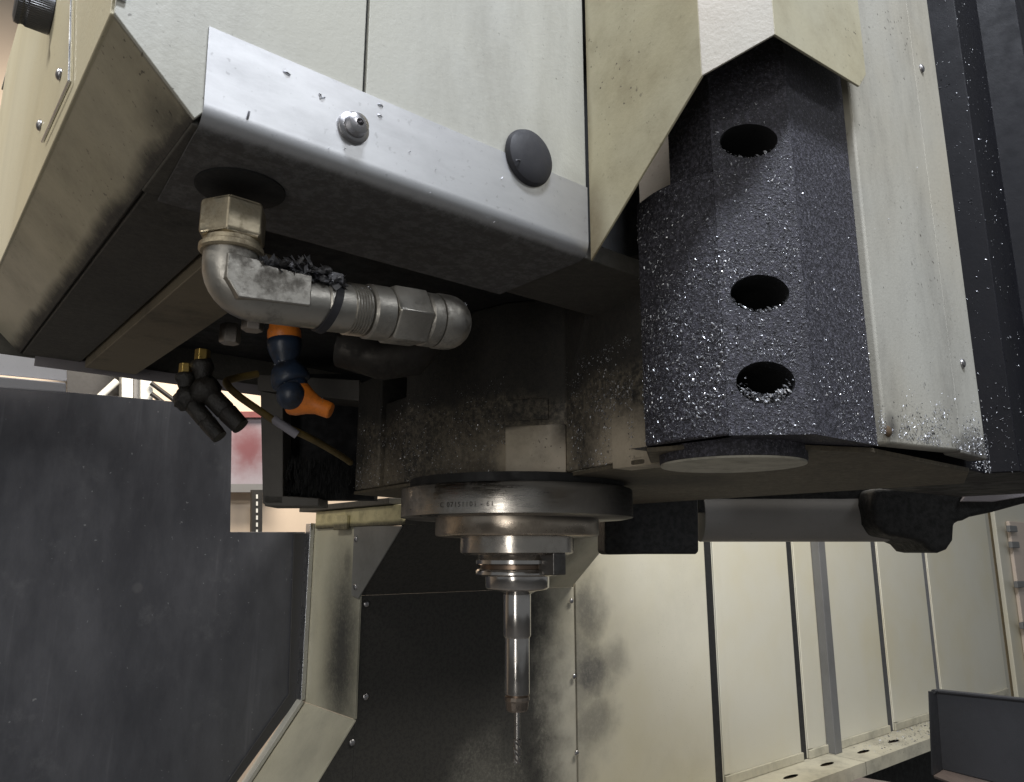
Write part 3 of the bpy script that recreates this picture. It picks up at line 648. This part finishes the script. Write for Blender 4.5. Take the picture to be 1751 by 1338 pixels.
MB().lathe([(pw(25) * cos(a), pw(25) * sin(a)) for a in [(-.499 + i / 16 * .998) * pi for i in range(17)]], nY(503, 680) - FV * pw(15), ax3, 40).build('swivel_ball', navy, cn, angle=60)

jc_ = MB()
for (x, y, rr) in ((486, 578, 27), (490, 628, 22), (497, 662, 28), (503, 682, 27), (548, 690, 14)):
    for q in range(26):
        a_ = random.gauss(0, 1.) ; px_q = x + rr * sin(a_) * .95; py_q = y + random.gauss(0, 4)
        p = nY(px_q, py_q) - FV * (pw(rr) * cos(a_) * 1.01)
        chips(jc_, p, (.0005, 0, 0), (0, 0, .0005), -FV + Vector((0, 0, .3)), 1, .0006, .0022)
o = jc_.build('metal_chips', alu, None, smooth=False); tag(o, 'specks of swarf stuck in the joints of the orange and navy nozzle', 'metal chips', kind='stuff')

# ================================================================== pair of black air nozzles on brass fittings
brass = metal('tarnished_brass', (.60, .42, .13), .32, .6, scale=90)
blk = simple('oily_black', (.020, .017, .014), .34, 0, .8, 110, 1., dark=(.004, .004, .004))
def air(label, pts, s):
    AY = .55
    def w_(px): return px / 1262 * AY * s
    f, b, t = [pY(*p, AY) for p in pts]
    o = thing('air_nozzle', tuple(f), label, 'nozzle', 'pair of black air nozzles')
    hexa(f, (0, 0, -1), w_(13), w_(22)).build('brass_fitting', brass, o, .0006)
    crust(MB().lathe([(w_(8), 0), (w_(15), w_(2)), (w_(18), w_(5)), (w_(19), w_(10)), (w_(19), w_(16)), (w_(16), w_(22)), (w_(14), w_(30)), (w_(12), w_(36))], f + Vector((0, 0, -w_(18))), (b - f), 20).build('swivel_nut', blk, o, angle=70), .0012, 260)
    d = (t - b).normalized()
    c_ = MB().lathe([(w_(26) * cos(a), w_(24) * sin(a)) for a in [(-.5 + i / 12) * pi for i in range(13)]], b, d, 24, cap=False); crust(c_.build('ball_body', blk, o, angle=80), .0016, 260)
    L_ = (t - b).length
    MB().lathe([(w_(15), w_(14)), (w_(17), w_(20)), (w_(17), L_ * .55), (w_(15), L_ * .58), (w_(17), L_ * .62), (w_(15), L_), (w_(8), L_)], b, d, 24).build('nozzle_tube', blk, o, angle=40)
air('larger black air nozzle on the right brass fitting, aimed down right', [(347, 598), (352, 668), (412, 730)], 1.0)
air('smaller black air nozzle on the left brass fitting, its tip lowest', [(318, 622), (320, 682), (376, 748)], .86)

# ================================================================== cable with label sleeve
ccol = simple('dirty_yellow_cable', (.16, .11, .03), .5, 0, .7, 60)
cpts = [pY(*p, Y) for *p, Y in ((440, 640, .60), (400, 648, .585), (387, 655, .58), (405, 675, .58), (440, 700, .59), (478, 725, .60), (515, 742, .61), (550, 760, .64), (588, 783, .70), (600, 792, .73))]
fine = []
for i in range(len(cpts) - 1):
    p0, p1, p2, p3 = cpts[max(i - 1, 0)], cpts[i], cpts[i + 1], cpts[min(i + 2, len(cpts) - 1)]
    for j in range(6):
        t = j / 6; fine.append(.5 * ((2 * p1) + (p2 - p0) * t + (2 * p0 - 5 * p1 + 4 * p2 - p3) * t * t + (3 * p1 - p0 - 3 * p2 + p3) * t ** 3))
cb = thing('cable', tuple(cpts[0]), 'dirty yellow cable with grey label sleeve drooping below the orange nozzle', 'cable')
MB().tube(fine, .0030, 14).build('cable_sheath', ccol, cb)
MB().tube([pY(466, 716, .597), pY(508, 744, .605)], .0036, 16).build('label_sleeve', simple('sleeve_grey', (.25, .24, .27), .5), cb)

# ================================================================== tool changer cylinder under the head, right
ta = thing('tool_changer_arm', tuple(pY(1330, 905, .95)), 'grey cylinder between two sooty black blocks below the head', 'machine arm')
soot = simple('greasy_black', (.010, .010, .010), .75, 0, .5, 80, .9)
AYc = .95
def aY(x, y, Y=AYc): return pY(x, y, Y)
MB().slab([aY(1034, 835), aY(1194, 835), aY(1195, 944), aY(1190, 948), aY(1100, 948), aY(1040, 949), aY(1034, 944)], FV * .08).build('black_block', soot, ta, .004)
cyl = paint('cylinder_grey', base=(.235, .225, .215), tint=(.20, .19, .18), amt=.25, rough=.5)
axc = aY(1195, 880, 1.0) ; axd = aY(1510, 880, 1.0)
MB().tube([axc, axd], 46 / 1310 * 1.0, 48).build('cylinder', cyl, ta, angle=60)
lump = [(1496, 835), (1490, 862), (1497, 895), (1515, 915), (1560, 922), (1580, 930), (1592, 943), (1607, 946), (1622, 940), (1632, 925), (1634, 893), (1650, 890), (1662, 884), (1700, 876), (1751, 862), (1790, 855), (1790, 835), (1700, 850), (1670, 848), (1650, 826)]
MB().slab([aY(x, y, .93) for x, y in lump], FV * .09).build('black_end_block', soot, ta, .006)
MB().slab([aY(1196, 835, .97), aY(1500, 830, .97), aY(1500, 876, .97), aY(1196, 876, .97)], FV * .02).build('carrier_plate', soot, ta)
MB().slab([aY(1645, 858, .92), aY(1665, 824, .92), aY(1800, 800, .92), aY(1800, 842, .92), aY(1700, 858, .92)], FV * .006).build('grey_flap', fl, ta, .001)

# ================================================================== enclosure: back wall, hood, ribs
V0 = 1.07
lf0 = pv(615, 1020, V0); UJ = lf0.x; ZCR = pv(640, 1018, V0).z
Zlow = CZ - .75
tipL = pu(690, 900, UJ); rt = pv(978, 1005, V0); URH = rt.x
seamU = pv(985, 1180, V0).x
uw = [pv(x, 1120, V0).x for x in (1216, 1364, 1418, 1508, 1602, 1712)]
soot_c = (.029, .028, .026)
sm = lambda px, py: tuple(pv(px, py, V0))
wallm = paint('wall_paint_sooty', base=(.50, .48, .41), tint=(.47, .44, .34), grime=soot_c, amt=.25, scale=5, rough=.5, wob=.75,
    bands=[(sm(885, 1180), (1, 0, 0), pv(985, 1180, V0).x - pv(885, 1180, V0).x, .975)], clean=[(sm(830, 1345), (.10, .3, .10), .16)])
wallr = paint('wall_paint_stained', base=(.60, .57, .47), tint=(.56, .52, .38), grime=(.05, .05, .055), amt=.12, scale=5, rough=.45, wob=1.3, blobs=[
    (sm(1000, 1150), (.11, .3, .07), .85), (sm(1000, 1050), (.07, .3, .10), .72), (sm(1005, 1240), (.10, .3, .08), .6), (sm(1040, 1130), (.07, .3, .05), .5), (sm(985, 1130), (.08, .3, .26), .62)])
wallc = paint('wall_paint_clean', base=(.62, .595, .50), tint=(.60, .55, .40), amt=.06, scale=6, rough=.40, grime=(.30, .27, .15), speck=.15)
ew = thing('enclosure_wall', (UJ, V0, Zlow), 'soot blackened enclosure wall with sloping hood behind the tool', 'wall')
MB().box((UJ, V0, Zlow), (seamU - .001, V0 + .004, ZCR)).build('wall_sheet', wallm, ew, .0008)
hd = Vector((0, tipL.y - V0, tipL.z - ZCR)); hd2 = hd * 1.25
hoodm = paint('hood_paint', base=(.50, .48, .40), tint=(.44, .41, .31), grime=soot_c, amt=.35, rough=.5, wob=.6, bands=[((UJ + .30, V0, ZCR), (1, 0, 0), .12, .97)])
MB().slab([(UJ, V0, ZCR), (URH, V0, ZCR), (URH, V0 + hd2.y, ZCR + hd2.z), (UJ, V0 + hd2.y, ZCR + hd2.z)], (0, .003, .003)).build('hood', hoodm, ew, .0006)
gsm = paint('gusset_steel', base=(.20, .20, .19), tint=(.16, .155, .145), amt=.45, rough=.4)
MB().slab([(UJ - .002, V0 - .002, ZCR - .004), (UJ - .002, V0 + hd.y - .002, ZCR + hd.z + .0), (UJ - .002, V0 + .02, ZCR + hd.z + .004), (UJ - .002, V0 + .02, ZCR)], (-.002, 0, 0)).build('hood_gusset', gsm, ew, .0005)
for px, py in ((609, 922), (608, 1004)): dome(pu(px, py, UJ - .004), (-1, 0, 0), .0048).build('screw', bs, ew)
for px, py in ((626, 1033), (625, 1192)): dome(pv(px, py, V0 - .001), (0, -1, 0), .0048).build('screw', bs, ew)

lm = paint('ledge_paint', base=(.52, .49, .39), tint=(.46, .42, .31), amt=.5, scale=12, rough=.5, speck=1.)
rw = thing('ribbed_wall', (uw[1], V0, Zlow), 'pale cream enclosure wall of upright panels with dark joints and soot stain at its left', 'wall')
zl0 = pv(1586, 1230, V0).z
jw0 = pv(1213, 1120, V0).x
MB().box((seamU, V0 - .003, Zlow), (jw0, V0 + .004, CZ + .7)).build('wall_panel', wallr, rw, .001)
jw = [pv(1213, 1120, V0).x, pv(1222, 1120, V0).x, pv(1355, 1120, V0).x, pv(1364, 1120, V0).x, pv(1504, 1120, V0).x, pv(1512, 1120, V0).x, pv(1592, 1120, V0).x, pv(1598, 1120, V0).x]
jc = (.014, .02, .07, .16)
for i in range(4):
    MB().box((jw[2 * i] - .004, V0 - .004, zl0), (jw[2 * i + 1] + .004, V0 + .002, CZ + .7)).build('shade_strip', simple('joint_shade', (jc[i], jc[i], jc[i] * 1.05), .6, 0, .2), rw)  # dark strips painted in for the shaded return faces at the joints
for a, b in ((jw[1], jw[2]), (jw[3], jw[4]), (jw[5], jw[6]), (jw[7], uw[5])):
    x0, x1 = a, b
    MB().box((x0, V0 - .006, zl0), (x1, V0 + .004, CZ + .7)).build('wall_panel', wallc, rw, .003)
    MB().box((x0 + .001, V0 - .0095, zl0 + .022), (x0 + .024, V0 - .0065, CZ + .7)).build('folded_lip', wallc, rw, .0015)
    MB().box((x0 + .001, V0 - .012, zl0 + .0005), (x1 - .001, V0 - .0065, zl0 + .020)).build('base_strip', lm, rw, .0015)
MB().box((seamU, V0 + .012, Zlow), (uw[-1], V0 + .014, CZ + .7)).build('joint_backing', dark, rw)
post = paint('post_grey', base=(.17, .17, .168), tint=(.145, .142, .14), amt=.3, rough=.45)
px_ = pv(1414, 1120, V0 - .03).x, pv(1427, 1120, V0 - .03).x
MB().box((px_[0] + .004, V0 - .03, zl0), (px_[1], V0 - .007, CZ + .7)).build('upright_post', post, rw, .002)
for px, py in ((977, 1028), (982, 1157), (986, 1288)): dome(pv(px, py, V0 - .004), (0, -1, 0), .0048).build('screw', bs, rw)
# far end wall to the right
fw = thing('end_wall', (uw[-1], V0 + .1, Zlow), 'greyish plain wall with brown seam at the far right', 'wall')
fwm = paint('end_wall_paint', base=(.48, .46, .40), tint=(.44, .42, .34), amt=.2, rough=.5)
VE = V0 + .02
MB().box((uw[4] + .03, VE - .004, Zlow), (pv(1706, 1000, VE).x, VE, CZ + .7)).build('end_sheet', fwm, fw, .002)
us_ = pv(1708, 1040, VE).x
MB().box((us_, VE - .006, Zlow), (us_ + .02, VE + .002, CZ + .7)).build('brown_seam', simple('seam_brown', (.16, .12, .06), .7), fw)
cbx = thing('hinged_cabinet', (us_ + .3, VE, Zlow), 'pale cabinet door with small hinges at the right edge of the photo', 'cabinet')
MB().box((us_ + .021, VE - .02, Zlow), (us_ + 1.2, VE + .02, CZ + .5)).build('cabinet_frame', wallc, cbx, .004)
dx0 = pv(1733, 1000, VE - .02).x
dz1, dz0 = pv(1740, 893, VE - .02).z, pv(1745, 1180, VE - .02).z
MB().box((dx0, VE - .035, dz0), (us_ + 1.2, VE - .021, dz1)).build('cabinet_door', paint('door_paint', base=(.60, .50, .42), tint=(.55, .46, .38), amt=.1), cbx, .004)
for py in (905, 932, 1000, 1072):
    z = pv(1735, py, VE - .04).z; MB().box((dx0 - .05, VE - .05, z - .012), (dx0 + .03, VE - .036, z + .012)).build('hinge', post, cbx, .003)

# ledge along the foot of the ribbed wall
lg = thing('slotted_ledge', (uw[1], V0 - .06, zl0), 'cream slotted ledge along the foot of the ribbed wall', 'ledge')
VL = pz(1588, 1264, zl0).y
slots = [pz(x, y, zl0) for x, y in ((1375, 1334), (1437, 1312), (1493, 1289), (1545, 1271))]
ul0, ul1 = pv(1100, 1338, V0).x - .2, uw[4] + .05
cutu = (slots[1].x + slots[2].x) / 2
for (a, b) in ((ul0, cutu - .001), (cutu + .001, ul1)):
    loops = [[Vector((a, VL, 0)), Vector((b, VL, 0)), Vector((b, V0 - .0005, 0)), Vector((a, V0 - .0005, 0))]]
    for s in slots:
        if a < s.x < b: loops.append([Vector((s.x + .028 * cos(-2 * pi * i / 24), (VL + V0) / 2 - .005 + .008 * sin(-2 * pi * i / 24), 0)) for i in range(24)])
    fl2 = [p for q in loops for p in q]
    m = MB().add([(p.x, p.y, zl0) for p in fl2], geometry.tessellate_polygon(loops))
    m.add([(a, VL, zl0), (b, VL, zl0), (b, VL, zl0 - .03), (a, VL, zl0 - .03)], [(0, 1, 2, 3)])
    m.build('ledge_sheet', lm, lg)
MB().box((ul0, VL + .01, zl0 - .010), (ul1, V0, zl0 - .007)).build('ledge_bottom', simple('ledge_bottom_brown', (.16, .12, .08), .7), lg)
chip_cloud('metal_chips', 'chips gathered on the far end of the cream slotted ledge', [
    ((cutu + .1, VL + .01, zl0), (ul1 - cutu - .15, 0, 0), (0, V0 - VL - .012, 0), (0, 0, 1), dict(count=700, lo=.002, hi=.008, dens=lambda s, t: .3 + .7 * s))])

# dark steel tray in the right bottom corner
tr_ = thing('steel_tray', tuple(pY(1670, 1330, 1.35)), 'dark bent steel tray standing in the lower right corner', 'tray')
trm = paint('tray_steel', base=(.042, .042, .046), tint=(.030, .030, .034), amt=.95, mottle=.25, scale=8, rough=.4, grime=(.02, .02, .022))
def tY(x, y, Y=1.35): return pY(x, y, Y)
MB().slab([tY(1602, 1183), tY(1790, 1202), tY(1790, 1360), tY(1612, 1316)], FV * .004).build('tray_back', trm, tr_, .001)
MB().tube([tY(1596, 1183, 1.33), tY(1602, 1182), tY(1800, 1202)], .0035, 10).build('folded_edge', trm, tr_)
MB().slab([tY(1590, 1182, 1.31), tY(1602, 1183), tY(1612, 1316), tY(1596, 1326, 1.31)], RV * -.003).build('tray_end', trm, tr_, .0005)
MB().slab([tY(1596, 1326, 1.31), tY(1612, 1316), tY(1790, 1362), tY(1790, 1400, 1.25)], (0, 0, -.004)).build('tray_floor', simple('tray_floor_rust', (.10, .075, .065), .6), tr_, .001)
fp = thing('floor_cover', tuple(pz(1440, 1332, CZ - .52)), 'brownish way cover sheet showing at the bottom edge', 'machine cover')
MB().slab([pz(1395, 1340, CZ - .52), pz(1440, 1324, CZ - .52), pz(1600, 1350, CZ - .52), pz(1500, 1500, CZ - .52), pz(1300, 1500, CZ - .52)], (0, 0, -.01)).build('cover_sheet', simple('cover_brown', (.20, .165, .15), .5), fp, .001)

# ================================================================== window recess on the left: jamb, dark pane, rail
jin = pu(515, 1197, UJ); VPn = jin.y
zk = pu(615, 1233, UJ).z                      # where the jamb turns down to the left
zk2 = jin.z
jb = thing('window_jamb', (UJ, V0, zk), 'cream window jamb with smoky stain, turning down to the left', 'window frame')
jm = paint('jamb_paint', base=(.50, .48, .38), tint=(.45, .42, .30), grime=(.030, .030, .030), amt=.3, scale=8, rough=.42, wob=.5, blobs=[
    (tuple(pu(585, 1110, UJ)), (.2, .085, .22), .93), (tuple(pu(595, 970, UJ)), (.2, .03, .06), .7)])
zr = tipL.z + .012
MB().slab([(UJ - .001, V0 - .002, zk), (UJ - .001, VPn, zk), (UJ - .001, VPn, zr), (UJ - .001, V0 - .002, zr)], (.004, 0, 0)).build('upright_jamb', jm, jb, .0008)
jm2 = paint('jamb_lower_paint', base=(.52, .50, .40), tint=(.47, .44, .33), amt=.30, scale=8, rough=.42, grime=(.06, .06, .06), blobs=[(tuple(pu(560, 1270, UJ - .05)), (.05, .06, .05), .45)])
dl = pv(540, 1338, V0); sd = Vector((dl.x - UJ, 0, dl.z - zk)) * 2.0
MB().slab([(UJ - .001, V0 - .002, zk), (UJ - .001, VPn, zk), (UJ - .001 + sd.x, VPn, zk + sd.z), (UJ - .001 + sd.x, V0 - .002, zk + sd.z)], (.003, 0, -.002)).build('sloping_jamb', jm2, jb, .0008)
MB().slab([(UJ - .002, VPn - .02, zk + .004), (UJ - .002, VPn - .002, zk + .004), (UJ - .002, VPn - .002, zr - .0), (UJ - .002, VPn - .02, zr)], (-.008, 0, 0)).build('seal_strip', k_steel, jb, .001)
MB().slab([(UJ + sd.x * .0 - .004, VPn - .02, zk), (UJ - .004, VPn - .002, zk), (UJ + sd.x, VPn - .002, zk + sd.z + .004), (UJ + sd.x, VPn - .02, zk + sd.z + .004)], (-.004, 0, .006)).build('seal_strip', cream, jb, .001)
# wall below the sloping jamb
MB().slab([(UJ, V0, zk), (UJ, V0, Zlow), (UJ + sd.x, V0, Zlow), (UJ + sd.x, V0, zk + sd.z)], (0, .004, 0)).build('wall_sheet', wallm, ew)
for px, py in ((602, 1270),): dome(pv(px, py, V0), (0, -1, 0), .0048).build('screw', bs, ew)
# chipped rail above the jamb
rl = thing('chipped_rail', (UJ, V0, zr), 'yellowish chipped rail above the window jamb, ending at the spindle rings', 'rail')
rm = paint('rail_paint', base=(.58, .52, .30), tint=(.55, .48, .25), amt=.6, mottle=.2, scale=40, speck=1., bands=[((0, 0, pu(690, 896, UJ).z), (0, 0, 1), .008, .85)], blobs=[((UJ, V0 - .03, tipL.z - .004), (.1, .16, .006), .9)])
rz0, rz1 = pu(690, 897, UJ - .006).z, pu(690, 862, UJ - .006).z
MB().box((UJ - .006, tipL.y - .004, rz0), (UJ + .02, VPn - .03, rz1)).build('rail_bar', rm, rl, .002)
MB().box((UJ - .012, V0 + .03, rz0 - .004), (UJ - .0065, V0 + .075, rz1 - .01)).build('rail_plate', rm, rl, .001)
MB().box((UJ - .014, tipL.y + .02, rz1 + .001), (UJ + .02, VPn + .02, rz1 + .010)).build('rail_top', under, rl, .001)
# dark pane
wp = thing('dark_pane', (UJ - .4, VPn, Zlow), 'large dusty blue-black window pane filling the lower left', 'window pane')
k = NT('dusty_dark_pane')
dst = k.math('MULTIPLY', k.ramp(k.noise(7, 8, .7, stretch=(1, 1, .35)), .30, .8), .8)
c = k.mix(dst, (.057, .059, .070), (.142, .147, .170))
dots = k.ramp(k.noise(190, 1, .4), .77, .82)
c = k.mix(k.math('MULTIPLY', dots, .5), c, (.35, .36, .38))
k.n('ShaderNodeTexVoronoi')
rings_ = k.t.nodes[-1]; k.l(k.pos, rings_.inputs['Vector']); rings_.inputs['Scale'].default_value = 9
c = k.mix(k.ramp(rings_.outputs['Distance'], .05, .09, .22, 0), c, (.20, .20, .21))
c = k.mix(k.math('MULTIPLY', k.ramp(k.noise(55, 3, .6, stretch=(1, 1, .04)), .60, .75), .35), c, (.20, .205, .23))
c = k.mix(k.math('MULTIPLY', k.ramp(k.noise(14, 8, .75), .55, .72), .35), c, (.17, .175, .19))
k.bump(k.noise(300, 3), .1, .0005)
pane_m = k.out(c, k.ramp(dst, 0, .6, .28, .5))
def wv(x, y, dv=0.): return pv(x, y, VPn + dv)
poly = [wv(-260, 636), wv(397, 696), wv(394, 910), wv(522, 910), wv(506, 1186), wv(392, 1338), wv(250, 1530), wv(-260, 1530)]
MB().slab(poly, (0, .006, 0)).build('pane_sheet', pane_m, wp, .0008)
fr_m = paint('pane_frame_dark', base=(.055, .055, .058), tint=(.045, .045, .048), amt=.4, rough=.45)
MB().slab([wv(503, 912, -.004), wv(523, 912, -.004), wv(512, 1192, -.004), wv(400, 1345, -.004), wv(300, 1480, -.004), wv(280, 1480, -.004), wv(385, 1345, -.004), wv(494, 1188, -.004)], (0, .003, 0)).build('pane_frame', fr_m, wp, .0006)

# bright sheet at the far left above the pane
gs = thing('grey_sheet', tuple(pY(60, 640, 1.2)), 'pale grey sheet metal with folded rim above the dark pane', 'sheet metal')
gsm2 = paint('grey_sheet_paint', base=(.62, .63, .68), tint=(.58, .58, .63), amt=.15, rough=.4)
MB().slab([wv(-200, 560, -.05), wv(115, 575, -.05), wv(115, 652, -.05), wv(-200, 622, -.05)], (0, .004, 0)).build('sheet', gsm2, gs, .001)
MB().slab([wv(-200, 625, -.058), wv(114, 655, -.058), wv(114, 671, -.05), wv(-200, 650, -.05)], (0, .012, 0)).build('folded_rim', gsm2, gs, .002)

# ================================================================== hall beyond
VH = 3.6
rwl = MB().box((-6, VH, 0), (7, VH + .1, 4.2)).build('hall_wall', simple('hall_wall_paint', (.60, .49, .38), .7, 0, .12, 2, .05), None)
tag(rwl, 'warm cream hall wall far behind the machine', 'wall')
def hv(x, y, v=VH - .1): return pv(x, y, v)
ld = thing('stair_rail', tuple(hv(270, 690)), 'white posts and slanting rails seen in the gap above the dark pane', 'railing')
wh = simple('white_enamel', (.62, .62, .58), .5, 0, .1); bkp = simple('opening_dark', (.02, .018, .016), .5)
MB().slab([hv(115, 600), hv(206, 600), hv(206, 720), hv(115, 720)], (0, .03, 0)).build('dark_opening', bkp, ld)  # black sheet paints in the dark of an opening
MB().tube([hv(120, 725, VH - .2), hv(200, 652, VH - .2)], .014, 12).build('slanting_rail', wh, ld)
for a, b in ((208, 228), (240, 262)): MB().slab([hv(a, 600, VH - .2), hv(b, 600, VH - .2), hv(b, 730, VH - .2), hv(a, 730, VH - .2)], (0, .05, 0)).build('white_post', wh, ld, .004)
MB().slab([hv(229, 600, VH - .18), hv(239, 600, VH - .18), hv(239, 730, VH - .18), hv(229, 730, VH - .18)], (0, .03, 0)).build('post_gap', post, ld)
for dy in (0, 18): MB().tube([hv(258, 655 + dy, VH - .22), hv(345, 720 + dy, VH - .22)], .010, 10).build('black_rail', bkp, ld)
rp = thing('red_stained_panel', tuple(hv(420, 830)), 'pale panel stained red in the slot beside the brush box', 'panel')
kr = NT('red_stain')
rc = kr.mix(kr.blob(tuple(hv(425, 765)), (.13, .3, .17), .9, .9), (.26, .235, .26), (.13, .035, .04)); kr.out(rc, .4)
MB().slab([hv(380, 708), hv(470, 708), hv(470, 832), hv(380, 832)], (0, .03, 0)).build('stained_sheet', MATS['red_stain'], rp, .004)
MB().slab([hv(380, 704, VH - .13), hv(470, 704, VH - .13), hv(470, 714, VH - .13), hv(380, 714, VH - .13)], (0, .02, 0)).build('red_rim', simple('rim_red', (.17, .05, .05), .5), rp)
MB().slab([hv(380, 828, VH - .13), hv(470, 828, VH - .13), hv(470, 842, VH - .13), hv(380, 842, VH - .13)], (0, .02, 0)).build('grey_rim', post, rp)
dp = thing('perforated_strip', tuple(hv(440, 910)), 'black upright strip with a row of pale slots in the slot beside the brush box', 'strip')
MB().slab([hv(431, 838, VH - .2), hv(449, 838, VH - .2), hv(448, 960, VH - .2), hv(430, 960, VH - .2)], (0, .02, 0)).build('strip', bkp, dp)
for i in range(8): MB().slab([hv(438, 846 + i * 12, VH - .203), hv(441, 846 + i * 12, VH - .203), hv(441, 853 + i * 12, VH - .203), hv(438, 853 + i * 12, VH - .203)], (0, .002, 0)).build('slot', wh, dp)
# loose chips on the steel strip and covers
lc = MB()
for (px, py, ang, ln_) in ((491, 125, -.3, .0034), (425, 197, 1.35, .004), (552, 167, .5, .0032), (548, 163, -1, .002), (651, 180, -.2, .003), (650, 198, -.3, .0027), (886, 274, .25, .0035),
                           (745, 290, .4, .001), (735, 330, 1, .001), (590, 255, .2, .001), (563, 253, 1, .001), (701, 260, .2, .001), (858, 305, 1, .0012), (845, 380, .6, .0012)):
    p = pv(px, py, VF - (.0064 if 870 < px < 930 else .0018)); d = Vector((cos(ang), 0, sin(ang))); e = Vector((-sin(ang), 0, cos(ang))) * ln_ * .15
    lc.add([p - d * ln_ / 2 - e, p + d * ln_ / 2 - e * .5, p + d * ln_ / 2 + e, p - d * ln_ / 2 + e * .6, p + Vector((0, -.0008, 0))], [(0, 1, 4), (1, 2, 4), (2, 3, 4), (3, 0, 4), (3, 2, 1, 0)])
o = lc.build('metal_chips', alu, None, smooth=False); tag(o, 'few loose chips stuck to the steel strip of the head cover', 'metal chips', kind='stuff')
# shop floor
fo = MB().box((-6, -4, -.05), (8, VH, 0)).build('floor', simple('floor_concrete', (.12, .115, .11), .6, 0, .4, 3), None); fo['kind'] = 'structure'
